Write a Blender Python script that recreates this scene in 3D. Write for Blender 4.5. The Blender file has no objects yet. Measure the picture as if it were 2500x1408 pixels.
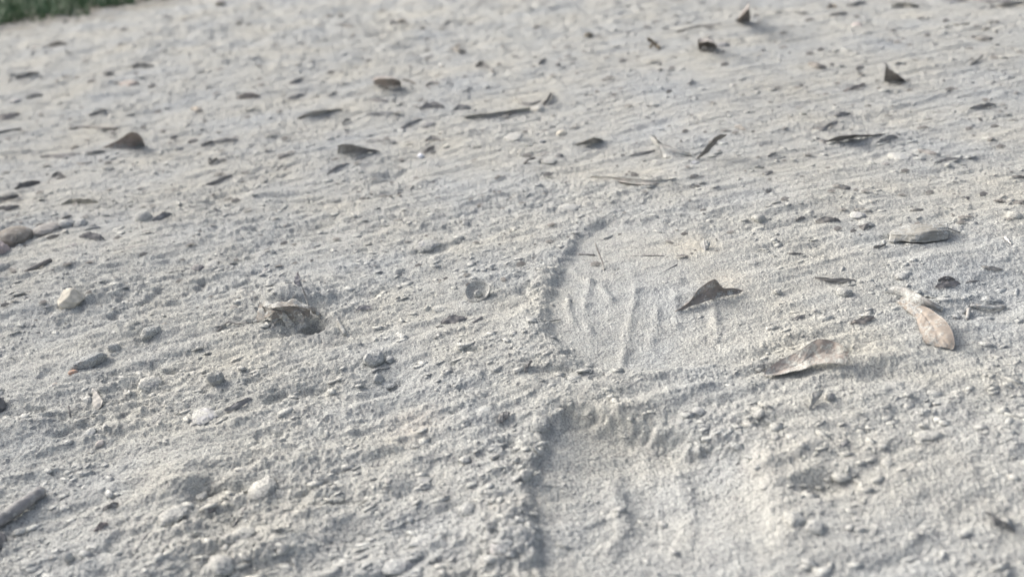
import bpy, math, random
import numpy as np
from mathutils import Vector, Matrix
SC = bpy.context.scene
COL = SC.collection
# ------------------------------------------------------------------ camera, light, exposure
CAM_H, PITCH, ROLL, FPX = 0.25, math.radians(29.0), math.radians(6.0), 1960.0
W0, H0 = 2500.0, 1408.0
cp, sp = math.cos(PITCH), math.sin(PITCH)
FWD = np.array([0, cp, -sp]); U0 = np.array([0, sp, cp]); X0 = np.array([1.0, 0, 0])
ca, sa = math.cos(ROLL), math.sin(ROLL)
RT = X0 * ca - U0 * sa
UP = X0 * sa + U0 * ca
cam_d = bpy.data.cameras.new('camera'); cam = bpy.data.objects.new('camera', cam_d); COL.objects.link(cam)
M = Matrix(((RT[0], UP[0], -FWD[0], 0), (RT[1], UP[1], -FWD[1], 0), (RT[2], UP[2], -FWD[2], CAM_H), (0, 0, 0, 1)))
cam.matrix_world = M
cam_d.sensor_width = 36.0; cam_d.lens = FPX / W0 * 36.0
cam_d.clip_start = 0.01; cam_d.clip_end = 2000
cam_d.dof.use_dof = True; cam_d.dof.focus_distance = 0.478; cam_d.dof.aperture_fstop = 6.4
SC.camera = cam
SUN_AZ = Vector((-0.82, 0.62, 0)).normalized(); SUN_EL = math.radians(33)
sdir = Vector((SUN_AZ.x * math.cos(SUN_EL), SUN_AZ.y * math.cos(SUN_EL), math.sin(SUN_EL)))
wd = bpy.data.worlds.new('World'); SC.world = wd; wd.use_nodes = True
nt = wd.node_tree; bg = nt.nodes['Background']
sky = nt.nodes.new('ShaderNodeTexSky'); sky.sky_type = 'NISHITA'; sky.sun_disc = False
sky.sun_elevation = SUN_EL; sky.sun_rotation = math.atan2(SUN_AZ.x, SUN_AZ.y)
sky.air_density = 0.8; sky.dust_density = 6.0; sky.ozone_density = 0.5
hs = nt.nodes.new('ShaderNodeHueSaturation'); hs.inputs['Saturation'].default_value = 0.55
nt.links.new(sky.outputs[0], hs.inputs['Color']); nt.links.new(hs.outputs[0], bg.inputs[0]); bg.inputs[1].default_value = 0.15
sl = bpy.data.lights.new('sun', 'SUN'); sl.energy = 0.8; sl.angle = math.radians(34); sl.color = (1.0, 0.975, 0.93)
so = bpy.data.objects.new('sun', sl); COL.objects.link(so)
so.rotation_euler = (-sdir).to_track_quat('-Z', 'Y').to_euler(); so.location = (-1, 1, 2)
SC.view_settings.view_transform = 'Standard'; SC.view_settings.look = 'None'
SC.view_settings.gamma = 1.0; SC.view_settings.use_curve_mapping = False
SC.view_settings.exposure = 0.83
SC.cycles.use_denoising = True

# ------------------------------------------------------------------ noise and terrain height
rng0 = np.random.default_rng(7)
PERM = rng0.permutation(4096)
GA = rng0.random(4096) * 2 * np.pi
GX, GY = np.cos(GA), np.sin(GA)
RV = rng0.random(4096)
def hsh(i, j, s): return PERM[(PERM[(i + s * 131) & 4095] + j) & 4095]
def perlin(x, y, s=0):
    xi = np.floor(x).astype(np.int64); yi = np.floor(y).astype(np.int64)
    xf = x - xi; yf = y - yi
    u = xf * xf * xf * (xf * (xf * 6 - 15) + 10); v = yf * yf * yf * (yf * (yf * 6 - 15) + 10)
    def g(a, b):
        h = hsh(xi + a, yi + b, s); return GX[h] * (xf - a) + GY[h] * (yf - b)
    n0 = g(0, 0) * (1 - u) + g(1, 0) * u
    n1 = g(0, 1) * (1 - u) + g(1, 1) * u
    return (n0 * (1 - v) + n1 * v) * 1.5
def blobs(x, y, cell, s, keep=0.5, rmin=0.2, rmax=0.6):
    """half-buried lumps: rounded, uneven bumps of random size in a jittered grid (height in cell units)"""
    x = x / cell; y = y / cell
    xi = np.floor(x).astype(np.int64); yi = np.floor(y).astype(np.int64)
    out = np.zeros_like(x)
    for a in (-1, 0, 1):
        for b in (-1, 0, 1):
            h = hsh(xi + a, yi + b, s)
            px = xi + a + RV[h]; py = yi + b + RV[(h * 7 + 11) & 4095]
            r = rmin + (rmax - rmin) * RV[(h * 13 + 5) & 4095] ** 2
            an = RV[(h * 3 + 1) & 4095] * 3.1416; c_, s_ = np.cos(an), np.sin(an)
            dx, dy = x - px, y - py
            ex = (dx * c_ + dy * s_); ey = (-dx * s_ + dy * c_) * (1.2 + RV[(h * 17 + 3) & 4095])
            d = 1 - (ex * ex + ey * ey) / (r * r)
            k = RV[(h * 5 + 9) & 4095] < keep
            out = np.maximum(out, np.where(k & (d > 0), np.sqrt(np.maximum(d, 0)) * r, 0))
    return out
def sstep(a, b, t):
    t = np.clip((t - a) / (b - a), 0, 1); return t * t * (3 - 2 * t)
def flat(px, py, z=0.0):
    """pixel of the photograph -> point on the level z"""
    d = FWD + RT * ((px - W0 / 2) / FPX) + UP * ((H0 / 2 - py) / FPX)
    t = (z - CAM_H) / d[2]
    return np.array([0, 0, CAM_H]) + d * t
def fl2(pts): return np.array([flat(p[0], p[1])[:2] for p in pts])
def segdist(x, y, poly, closed=False):
    best = np.full(x.shape, 1e9)
    n = len(poly)
    for i in range(n if closed else n - 1):
        a = poly[i]; b = poly[(i + 1) % n]; ab = b - a; L = ab @ ab
        t = np.clip(((x - a[0]) * ab[0] + (y - a[1]) * ab[1]) / L, 0, 1)
        best = np.minimum(best, np.hypot(x - a[0] - t * ab[0], y - a[1] - t * ab[1]))
    return best
def sdf(x, y, poly):
    ins = np.zeros(x.shape, bool); n = len(poly)
    for i in range(n):
        a = poly[i]; b = poly[(i + 1) % n]
        c = (a[1] > y) != (b[1] > y)
        with np.errstate(divide='ignore', invalid='ignore'):
            xx = (b[0] - a[0]) * (y - a[1]) / (b[1] - a[1] + 1e-12) + a[0]
        ins ^= c & (x < xx)
    d = segdist(x, y, poly, True)
    return np.where(ins, d, -d)
PRINT_UP = fl2([(1470, 545), (1405, 585), (1375, 640), (1345, 690), (1322, 750), (1330, 820), (1375, 872), (1450, 900), (1600, 905), (1800, 900), (1905, 830), (1880, 700), (1760, 600), (1600, 545)])
PRINT_LO = fl2([(1365, 985), (1335, 1040), (1312, 1110), (1288, 1200), (1298, 1300), (1315, 1440), (1500, 1520), (1900, 1500), (1905, 1330), (1880, 1200), (1850, 1090), (1700, 1060), (1600, 1035), (1480, 1005)])
TREADS = [fl2(p) for p in ([(1556, 690), (1538, 780), (1518, 885)], [(1442, 690), (1424, 760), (1444, 825)], [(1656, 690), (1648, 740), (1654, 795)], [(1742, 730), (1750, 835)], [(1380, 720), (1400, 790)], [(1462, 690), (1494, 738)], [(1602, 760), (1588, 850)], [(1400, 660), (1440, 690)])]
LOTREAD = [fl2(p) for p in ([(1500, 1150), (1520, 1260), (1490, 1340)], [(1650, 1120), (1690, 1230), (1660, 1330)], [(1560, 1060), (1590, 1130)])]
# gentle mounds and hollows: x, y, half width, half depth (pixels of ground), height mm
MOUNDS = [(700, 727, 66, 16, 8.5), (762, 788, 25, 12, -16.0), (700, 800, 26, 8, -4.0), (690, 810, 60, 12, -1.5), (2150, 925, 55, 14, -4.0), (2115, 893, 70, 12, 3.0),
    (1930, 1120, 120, 34, 2.2), (2005, 1185, 60, 18, -5.0), (1880, 1010, 200, 26, 2.5), (1470, 950, 120, 28, 3.0), (1680, 965, 150, 28, 3.5), (760, 945, 45, 18, -3.5), (950, 925, 60, 26, -4), (1310, 930, 70, 40, 2.5),
    (1220, 1120, 90, 90, 2.0), (1200, 1300, 70, 90, 2), (1330, 700, 24, 70, 1.5), (1290, 790, 30, 40, 1.5), (430, 1160, 70, 45, 5.5), (492, 1190, 26, 26, -4), (680, 1200, 50, 30, -3), (930, 1170, 60, 24, 4),
    (880, 1200, 60, 18, -4), (760, 1090, 90, 30, 3), (300, 975, 110, 16, -2.5), (260, 1090, 110, 30, -3), (100, 830, 120, 30, -3), (60, 1110, 120, 40, -3), (860, 1290, 60, 30, -4), (960, 420, 45, 16, -5), (540, 490, 35, 12, -5),
    (790, 545, 45, 14, -4), (640, 480, 60, 12, 4), (1100, 640, 140, 18, 2), (330, 800, 100, 20, 2.5), (2250, 590, 60, 12, -2), (2420, 760, 60, 20, -4), (2300, 650, 90, 20, 2.5), (2110, 590, 60, 12, 2), (1530, 1000, 60, 14, 2.5),
    (1840, 1040, 90, 16, -2.5), (1650, 1180, 60, 60, 2), (1500, 1200, 50, 60, 2.0), (1780, 1300, 70, 50, 2.5), (2100, 1240, 120, 40, -2.5), (1150, 1360, 60, 30, -3), (650, 1330, 80, 30, 4), (560, 1250, 60, 20, -3), (1240, 1040, 40, 14, -3)]
MW = []
for (mx, my, mw, mh, hz) in MOUNDS:
    c = flat(mx, my); s = np.linalg.norm(c - [0, 0, CAM_H]) / FPX
    MW.append((c[0], c[1], mw * s, mh * s / math.sin(math.atan2(CAM_H, np.hypot(c[0], c[1]))), hz * 1e-3))
def bigshape(x, y):
    fade = 1.0
    z = 0.006 * perlin(x / 0.42, y / 0.36, 1) + 0.0022 * perlin(x / 0.13, y / 0.11, 2)
    for (cx, cy, rx, ry, hz) in MW:
        q = ((x - cx) / rx) ** 2 + ((y - cy) / ry) ** 2
        z = z + np.where(q < 9, hz * np.exp(-q), 0)
    wob = 0.0022 * perlin(x / 0.011, y / 0.011, 31) + 0.0011 * perlin(x / 0.004, y / 0.004, 32)
    d = sdf(x, y, PRINT_UP) + wob
    xe = PRINT_UP[4][0]
    lf = 1 - sstep(0.03, 0.13, x - xe)
    z = z - (0.0030 * lf + 0.0002) * sstep(-0.002, 0.007, d) + 0.0006 * lf * np.exp(-((d + 0.004) / 0.005) ** 2)
    inside_up = sstep(-.004, 0.012, d) * (.45 + .55 * lf)
    d2 = sdf(x, y, PRINT_LO) + wob * 1.3
    xe2 = PRINT_LO[3][0]
    wd_ = 0.0045 + 0.0060 * sstep(0.008, 0.04, x - xe2)
    yb0, yb1 = flat(1600, 1330)[1], flat(1600, 1120)[1]
    z = z - (0.0026 * (1 - sstep(0.045, 0.115, x - xe2)) + .0078 * sstep(yb0 - .04, yb1, y) * sstep(.004, .055, x - xe2) * (1 - sstep(.07, .135, x - xe2))) * sstep(-0.25, 1.0, d2 / wd_) + 0.0012 * (1 - .7 * sstep(.07, .10, x - xe2)) * np.exp(-((d2 + 0.005) / 0.005) ** 2)
    inside_lo = sstep(-.3, 1.2, d2 / wd_) * .5
    for t in TREADS:
        z = z + 0.0013 * np.clip(.8 + .9 * perlin(x / .012, y / .012, 60), .1, 1.3) * np.exp(-((segdist(x, y, t) + wob * .35) / 0.0026) ** 2)
    for t in LOTREAD:
        z = z + 0.0014 * np.exp(-((segdist(x, y, t) + wob) / 0.004) ** 2)
    left = 1 - sstep(0.0, 0.035, x - xe2 - .0)
    rim = .7 * np.exp(-((d + 0.007) / 0.009) ** 2) * lf + np.exp(-((d2 + 0.008) / 0.012) ** 2) * (.2 + .8 * left)
    return z, np.maximum(inside_up, inside_lo), np.minimum(rim, 1)
def height(x, y, fine=True):
    x = np.asarray(x, float); y = np.asarray(y, float)
    z, ins, rim = bigshape(x, y)
    rough = (0.62 + 0.5 * perlin(x / 0.09, y / 0.09, 3)) * (1 - 0.72 * ins) * (1 - .42 * sstep(.02, .16, x - PRINT_UP[4][0])) * (1.25 - .25 * sstep(-.12, .02, x)) + 0.30 * rim
    rough = np.clip(rough, 0.15, 1.5)
    c, s = math.cos(0.24), math.sin(0.24)
    wx = x + 0.01 * perlin(x / 0.05, y / 0.05, 8)
    xr = wx * c + y * s; yr = -wx * s + y * c
    stre = (1 - 0.85 * ins)
    z = z + stre * (0.0015 * perlin(xr / 0.16, yr / 0.030, 4) + 0.0013 * perlin(xr / 0.07, yr / 0.012, 5))
    if not fine: return z
    z = z + stre * 0.0007 * perlin(xr / 0.022, yr / 0.0060, 6)
    z = z + rough * (0.0010 * perlin(x / 0.021, y / 0.021, 9) + 0.0008 * perlin(x / 0.0105, y / 0.0085, 10))
    z = z - rough * 0.0007 * np.abs(perlin(x / 0.013, y / 0.010, 11))
    z = z + rough * 0.00065 * perlin(x / 0.0048, y / 0.0036, 12) + (0.25 + 0.75 * rough) * 0.00042 * perlin(x / 0.0022, y / 0.0022, 13)
    z = z + np.clip(rough, 0, 1.3) * (0.30 * blobs(x, y, 0.019, 14, .22, .10, .42) * 0.019 * .45 + blobs(x, y, 0.0070, 15, .22, .10, .45) * 0.0070 * .32)
    # thin broken crust: flat plates with ragged edges, drawn out along the smear of the sand
    rag = .20 * perlin(x / .0045, y / .0036, 33) + .12 * perlin(x / .0021, y / .0021, 34)
    for (sx, sy, sd, am) in ((.060, .014, 35, .0008), (.028, .008, 36, .0006), (.015, .0055, 37, .0004)):
        q_ = perlin(xr / sx, yr / sy, sd) + rag
        z = z + np.clip(rough, .2, 1.2) * am * (sstep(.0, .26, q_) + .55 * sstep(.40, .52, q_) - .6 * sstep(-.36, -.50, q_) * 0)
    z = z + (0.40 + .5 * rough) * (blobs(x, y, 0.0027, 16, .6, .15, .5) * 0.0027 * .55 + .00042 * perlin(x / .0016, y / .0016, 25))
    # cracks and torn pits
    p = perlin(x / 0.016, y / 0.009, 17); q = perlin(x / 0.03, y / 0.03, 18)
    z = z - rough * 0.0022 * sstep(0.25, 0.5, p) * sstep(0.05, 0.4, q)
    z = z + 0.00016 * perlin(x / 0.0011, y / 0.0011, 19)
    far = sstep(0.7, 1.6, y)
    z = z + far * (0.0035 * perlin(xr / 0.07, y / 0.03, 21) + (1 - .6 * sstep(-.1, .5, x)) * (.0022 * perlin(x / .026, y / .022, 26) + .0012 * perlin(x / .010, y / .012, 27)) + .008 * blobs(x, y, .040, 28, .25, .08, .35) - 0.004 * sstep(0.2, .6, perlin(x / 0.05, y / 0.03, 22)))
    return z
LA = np.linspace(math.radians(2.6), math.radians(66), 420); LS = np.linspace(-0.98, 0.98, 620)
_y = CAM_H / np.tan(LA); _r = np.hypot(_y, CAM_H)
LZ = height((_r[:, None] * LS[None]).ravel(), np.repeat(_y, len(LS)), False).reshape(len(LA), len(LS))
def gz(x, y):
    a = math.atan2(CAM_H, max(y, .01)); s = x / math.hypot(y, CAM_H)
    fa = min(max((a - LA[0]) / (LA[1] - LA[0]), 0), len(LA) - 1.001); fs = min(max((s - LS[0]) / (LS[1] - LS[0]), 0), len(LS) - 1.001)
    i, j = int(fa), int(fs); u, v = fa - i, fs - j
    return (LZ[i, j] * (1 - u) + LZ[i + 1, j] * u) * (1 - v) + (LZ[i, j + 1] * (1 - u) + LZ[i + 1, j + 1] * u) * v
def P(px, py, hmm=0.0):
    """pixel of the photograph and a height in mm over the ground -> point in the scene"""
    z = 0.0
    for _ in range(8):
        p = flat(px, py, z + hmm * 1e-3)
        z = 0.4 * z + 0.6 * gz(p[0], p[1])
    return flat(px, py, z + hmm * 1e-3)
def pxs(px, py):
    p = flat(px, py); return np.linalg.norm(p - [0, 0, CAM_H]) / FPX
def phi(px, py):
    p = flat(px, py); return math.atan2(CAM_H, math.hypot(p[0], p[1]))

# ------------------------------------------------------------------ materials
def newmat(name):
    m = bpy.data.materials.new(name); m.use_nodes = True
    n = m.node_tree.nodes; l = m.node_tree.links
    b = n['Principled BSDF']; b.inputs['Roughness'].default_value = 0.95
    b.inputs['Specular IOR Level'].default_value = 0.15
    return m, n, l, b
def noise(n, l, scale, detail=3, rough=.6, vec=None):
    t = n.new('ShaderNodeTexNoise'); t.inputs['Scale'].default_value = scale
    t.inputs['Detail'].default_value = detail; t.inputs['Roughness'].default_value = rough
    if vec is not None: l.new(vec, t.inputs['Vector'])
    return t
def ramp(n, l, src, p0, c0, p1, c1):
    r = n.new('ShaderNodeValToRGB'); e = r.color_ramp.elements
    e[0].position = p0; e[0].color = c0 if len(c0) == 4 else (*c0, 1); e[1].position = p1; e[1].color = c1 if len(c1) == 4 else (*c1, 1)
    l.new(src, r.inputs[0]); return r
def mix(n, l, fac, a, b, mode='MIX'):
    m = n.new('ShaderNodeMix'); m.data_type = 'RGBA'; m.blend_type = mode
    for s, v in ((m.inputs[0], fac), (m.inputs[6], a), (m.inputs[7], b)):
        if hasattr(v, 'is_linked') or hasattr(v, 'links'): l.new(v, s)
        elif isinstance(v, (int, float)): s.default_value = v
        else: s.default_value = (*v, 1)
    return m.outputs[2]
SAND = (0.496, 0.502, 0.487)
def sand_colour(n, l, pos):
    g1 = noise(n, l, 1250, 2, .9, pos)
    r1 = ramp(n, l, g1.outputs[0], .34, (.40, .40, .42), .62, (1.26, 1.26, 1.22))
    g2 = noise(n, l, 9, 4, .6, pos)
    r2 = ramp(n, l, g2.outputs[0], .3, (.88, .91, .96), .7, (1.06, 1.03, .97))
    g3 = noise(n, l, 140, 3, .6, pos)
    r3 = ramp(n, l, g3.outputs[0], .3, (.86, .86, .87), .65, (1.06, 1.06, 1.05))
    c = mix(n, l, 1.0, SAND, r1.outputs[0], 'MULTIPLY')
    c = mix(n, l, 1.0, c, r2.outputs[0], 'MULTIPLY')
    c = mix(n, l, 1.0, c, r3.outputs[0], 'MULTIPLY')
    return c, g1
GL0, GL1 = flat(0, 66)[:2], flat(375, -4)[:2]          # edge of the lawn
GD = (GL1 - GL0) / np.linalg.norm(GL1 - GL0); GN = np.array([-GD[1], GD[0]])
if GN[1] < 0: GN = -GN
def sand_material():
    m, n, l, b = newmat('pale_dry_sand')
    g = n.new('ShaderNodeNewGeometry'); pos = g.outputs['Position']
    c, g1 = sand_colour(n, l, pos)
    # warm ochre patches of other sand, and dark soil under and beside the grass
    for (x, y, r, col) in ((1690, 610, .022, (.62, .56, .44)), (1770, 697, .02, (.6, .55, .45)), (1010, 1030, .02, (.56, .5, .43)), (1880, 1130, .018, (.50, .475, .42))):
        p = flat(x, y)
        v = n.new('ShaderNodeVectorMath'); v.operation = 'DISTANCE'; l.new(pos, v.inputs[0]); v.inputs[1].default_value = tuple(p)
        r_ = ramp(n, l, v.outputs['Value'], 0.0, (.55,) * 3, r, (0, 0, 0))
        sp_ = noise(n, l, 700, 2, .7, pos); rs = ramp(n, l, sp_.outputs[0], .4, (.3,) * 3, .6, (1.,) * 3)
        f = mix(n, l, 1.0, r_.outputs[0], rs.outputs[0], 'MULTIPLY')
        c = mix(n, l, f, c, col)
    dt = n.new('ShaderNodeVectorMath'); dt.operation = 'DOT_PRODUCT'; l.new(pos, dt.inputs[0]); dt.inputs[1].default_value = (GN[0], GN[1], 0)
    nn = noise(n, l, 14, 5, .7, pos)
    ad = n.new('ShaderNodeMath'); ad.operation = 'MULTIPLY_ADD'; l.new(nn.outputs[0], ad.inputs[0]); ad.inputs[1].default_value = .5; l.new(dt.outputs['Value'], ad.inputs[2])
    k = float(GL0 @ GN)
    mr = n.new('ShaderNodeMapRange'); l.new(ad.outputs[0], mr.inputs[0]); mr.inputs[1].default_value = k + .02; mr.inputs[2].default_value = k + .30
    mr.inputs[3].default_value = 0.0; mr.inputs[4].default_value = .92
    c = mix(n, l, mr.outputs[0], c, (.20, .185, .155))
    l.new(c, b.inputs['Base Color'])
    bp = n.new('ShaderNodeBump'); bp.inputs['Strength'].default_value = 0.9; bp.inputs['Distance'].default_value = 0.0009
    l.new(g1.outputs[0], bp.inputs['Height'])
    g4 = noise(n, l, 620, 2, .8, pos)
    bp2 = n.new('ShaderNodeBump'); bp2.inputs['Strength'].default_value = 0.9; bp2.inputs['Distance'].default_value = 0.0009
    l.new(g4.outputs[0], bp2.inputs['Height']); l.new(bp.outputs[0], bp2.inputs['Normal']); l.new(bp2.outputs[0], b.inputs['Normal'])
    b.inputs['Roughness'].default_value = 1; b.inputs['Specular IOR Level'].default_value = 0.05
    return m
MSAND = sand_material()
MC = {}
def item_mat(col, dust=0.35, kind='leaf'):
    """leaf, stone or wood in its own colour with sand dust lying on it"""
    if kind == 'leaf': col = tuple(.085 + .80 * c for c in col)
    if kind in ('stone', 'clod'): col = tuple(.07 + .86 * c for c in col); dust = dust + .30 if dust > .2 else dust
    key = (tuple(round(c, 3) for c in col), round(dust, 2), kind)
    if key in MC: return MC[key]
    m, n, l, b = newmat('dusty_' + kind)
    g = n.new('ShaderNodeNewGeometry'); pos = g.outputs['Position']
    sc = {'leaf': 130, 'stone': 160, 'wood': 90, 'clod': 200}[kind]
    vec = pos
    if kind == 'wood':
        mp = n.new('ShaderNodeMapping'); l.new(pos, mp.inputs[0]); mp.inputs['Scale'].default_value = (.35, 3, 3); mp.inputs['Rotation'].default_value = (0, 0, -.12); vec = mp.outputs[0]
    n1 = noise(n, l, sc, 4, .65, vec)
    v = ramp(n, l, n1.outputs[0], .3, (.66,) * 3, .7, (1.25, 1.22, 1.18))
    c = mix(n, l, 1.0, col, v.outputs[0], 'MULTIPLY')
    s, g1 = sand_colour(n, l, pos)
    n2 = noise(n, l, 330, 3, .75, pos); n3 = noise(n, l, 55, 2, .6, pos)
    a = n.new('ShaderNodeMath'); a.operation = 'MULTIPLY_ADD'; l.new(n3.outputs[0], a.inputs[0]); a.inputs[1].default_value = .8; l.new(n2.outputs[0], a.inputs[2])
    t = 1.20 - .62 * dust
    mr = n.new('ShaderNodeMapRange'); l.new(a.outputs[0], mr.inputs[0]); mr.inputs[1].default_value = t - .10; mr.inputs[2].default_value = t + .10
    c = mix(n, l, mr.outputs[0], c, s)
    l.new(c, b.inputs['Base Color'])
    bp = n.new('ShaderNodeBump'); bp.inputs['Strength'].default_value = .8; bp.inputs['Distance'].default_value = {'leaf': .0003, 'stone': .0006, 'wood': .0012, 'clod': .001}[kind]
    l.new((n1 if kind != 'leaf' else n2).outputs[0], bp.inputs['Height'])
    bp2 = n.new('ShaderNodeBump'); bp2.inputs['Strength'].default_value = .6; bp2.inputs['Distance'].default_value = .0003
    l.new(mr.outputs[0], bp2.inputs['Height']); l.new(bp.outputs[0], bp2.inputs['Normal'])
    bp3 = n.new('ShaderNodeBump'); bp3.inputs['Distance'].default_value = .0003; l.new(mr.outputs[0], bp3.inputs['Strength'])
    l.new(g1.outputs[0], bp3.inputs['Height']); l.new(bp2.outputs[0], bp3.inputs['Normal'])
    l.new(bp3.outputs[0], b.inputs['Normal'])
    MC[key] = m; return m

# ------------------------------------------------------------------ mesh helpers
def mesh_obj(name, V, F, mat, parent=None, origin=None, smooth=True):
    V = np.asarray(V, float)
    if origin is None: origin = (V.min(0) + V.max(0)) / 2; origin[2] = V[:, 2].min()
    org = np.array(origin, float)
    me = bpy.data.meshes.new(name)
    me.from_pydata((V - org).tolist(), [], [tuple(f) for f in F]); me.update()
    if smooth: me.shade_smooth()
    me.materials.append(mat)
    o = bpy.data.objects.new(name, me); COL.objects.link(o)
    if parent is not None:
        o.parent = parent; o.location = Vector(org) - parent.location
    else: o.location = org
    return o
def grid_mesh(name, xx, yy, zz, mat):
    R, C = xx.shape
    V = np.stack([xx, yy, zz], -1).reshape(-1, 3).astype(np.float32)
    i = (np.arange(R - 1)[:, None] * C + np.arange(C - 1)[None, :]).ravel()
    F = np.stack([i, i + 1, i + C + 1, i + C], 1).astype(np.int32)
    me = bpy.data.meshes.new(name)
    me.vertices.add(len(V)); me.vertices.foreach_set('co', V.ravel())
    me.loops.add(F.size); me.loops.foreach_set('vertex_index', F.ravel())
    me.polygons.add(len(F)); me.polygons.foreach_set('loop_start', np.arange(0, F.size, 4, dtype=np.int32))
    me.update(calc_edges=True); me.shade_smooth(); me.materials.append(mat)
    o = bpy.data.objects.new(name, me); COL.objects.link(o); return o
GROUPS = {'leaf': 'dry leaves and leaf pieces on the sand', 'stone': 'pebbles and stones on the sand', 'twig': 'twigs and sticks on the sand', 'clod': 'lumps of caked sand and dirt'}
def tag(o, label, cat, group=None, kind=None):
    if label: o['label'] = label
    if cat: o['category'] = cat
    if group: o['group'] = group
    if kind: o['kind'] = kind
    return o
def crv(pts, n):
    """Catmull-Rom through the points, resampled to n"""
    p = np.array(pts, float)
    if len(p) == 2: return p[0] + (p[1] - p[0]) * np.linspace(0, 1, n)[:, None]
    e = np.vstack([2 * p[0] - p[1], p, 2 * p[-1] - p[-2]])
    seg = np.linalg.norm(np.diff(p, axis=0), axis=1); cum = np.r_[0, np.cumsum(seg)] / seg.sum()
    out = []
    for t in np.linspace(0, 1, n):
        i = min(int(np.searchsorted(cum, t, 'right')) - 1, len(p) - 2)
        u = (t - cum[i]) / (cum[i + 1] - cum[i])
        a, b, c, d = e[i], e[i + 1], e[i + 2], e[i + 3]
        out.append(.5 * ((2 * b) + (c - a) * u + (2 * a - 5 * b + 4 * c - d) * u * u + (3 * b - a - 3 * c + d) * u ** 3))
    return np.array(out)
def sheet(A3, B3, cup=0.0, nu=28, nv=9, thick=.00035, ragged=0.0, seed=0, wav=0.0004):
    """a thin curved leaf blade between two edges (points in the scene)"""
    r = np.random.default_rng(seed)
    A = crv(A3, nu); B = crv(B3, nu)
    ph = r.random(4) * 6.28
    G = np.zeros((nu, nv, 3))
    for j in range(nv):
        v = j / (nv - 1)
        G[:, j] = A * (1 - v) + B * v
    wid = np.linalg.norm(A - B, axis=1)
    L = np.linalg.norm(A[-1] - A[0]) + 1e-6
    # normal of the sheet
    du = np.gradient(G, axis=0); dv = np.gradient(G, axis=1)
    N = np.cross(du, dv); N /= (np.linalg.norm(N, axis=2, keepdims=True) + 1e-12)
    mid = N[nu // 2, nv // 2]; N = np.where((N @ mid)[..., None] < 0, -N, N)
    if mid[2] < 0: N = -N
    v = np.linspace(0, 1, nv)[None, :]; u = np.linspace(0, 1, nu)[:, None]
    off = cup * np.sin(np.pi * v) * wid[:, None] + wav * np.sin(u * 11 + ph[0]) * np.sin(v * 5 + ph[1]) + wav * .6 * np.sin(u * 27 + ph[2] + 3 * v)
    off = off - 0.0005 * np.exp(-((v - .5) / .05) ** 2) * np.sin(np.pi * u) ** .5 + (.00012 * np.sin(u * 62 - np.abs(v - .5) * 22) * np.sin(np.pi * v) if nv > 18 else 0)
    G = G + N * off[..., None]
    if ragged:
        jit = ragged * (r.random(nu) - .3) * wid
        D = (G[:, -1] - G[:, -2]); D /= (np.linalg.norm(D, axis=1, keepdims=True) + 1e-12)
        G[:, -1] += D * jit[:, None]
    top = G.reshape(-1, 3); bot = (G - N * thick).reshape(-1, 3)
    V = np.vstack([top, bot]); K = nu * nv; F = []
    for i in range(nu - 1):
        for j in range(nv - 1):
            a = i * nv + j; F.append((a, a + 1, a + nv + 1, a + nv)); F.append((K + a, K + a + nv, K + a + nv + 1, K + a + 1))
    rim = [i * nv for i in range(nu)] + [(nu - 1) * nv + j for j in range(1, nv)] + [i * nv + nv - 1 for i in range(nu - 2, -1, -1)] + list(range(nv - 2, 0, -1))
    for k in range(len(rim)):
        a, b = rim[k], rim[(k + 1) % len(rim)]; F.append((a, K + a, K + b, b))
    return V, F
SEED = [100]
def nseed(): SEED[0] += 1; return SEED[0]
def PP(pts): return [P(*p) for p in pts]
LEAF = (.20, .17, .15); LDK = (.12, .115, .105); LPALE = (.42, .40, .38)
def leaf(label, A, B, col=LEAF, cup=0.0, dust=.3, name='dry_leaf', parent=None, ragged=0.0, nu=28, nv=9, cat='leaf', wav=.0004, group=True):
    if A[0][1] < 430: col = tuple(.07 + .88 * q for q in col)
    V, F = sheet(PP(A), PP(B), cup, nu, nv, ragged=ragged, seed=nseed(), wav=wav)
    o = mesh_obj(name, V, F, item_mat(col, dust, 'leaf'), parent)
    if parent is None: tag(o, label, cat, GROUPS['leaf'] if group else None)
    return o
def sliver(label, pts, w, k=.75, col=LDK, dust=.12, cup=.12, name='leaf_scrap', lift=.4, end=.15):
    """a small leaf piece: its near edge on the sand, its far edge raised; pts along its middle, w its width in pixels"""
    c = crv([(x, y) for x, y in pts], 9); A = []; B = []
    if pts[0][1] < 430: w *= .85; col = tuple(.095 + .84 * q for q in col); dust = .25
    for i, (x, y) in enumerate(c):
        t = i / 8; ww = w * (end + (1 - end) * math.sin(math.pi * min(1, max(0, t))) ** .75) / 2
        s = pxs(x, y); ww += 1.1
        A.append(P(x, y + ww, lift)); B.append(P(x, y - ww, lift + 2 * ww * s * 1000 * k))
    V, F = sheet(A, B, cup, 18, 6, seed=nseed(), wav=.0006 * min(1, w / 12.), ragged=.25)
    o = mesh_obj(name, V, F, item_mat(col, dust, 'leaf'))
    tag(o, label, 'leaf piece', GROUPS['leaf'])
    return o
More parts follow.
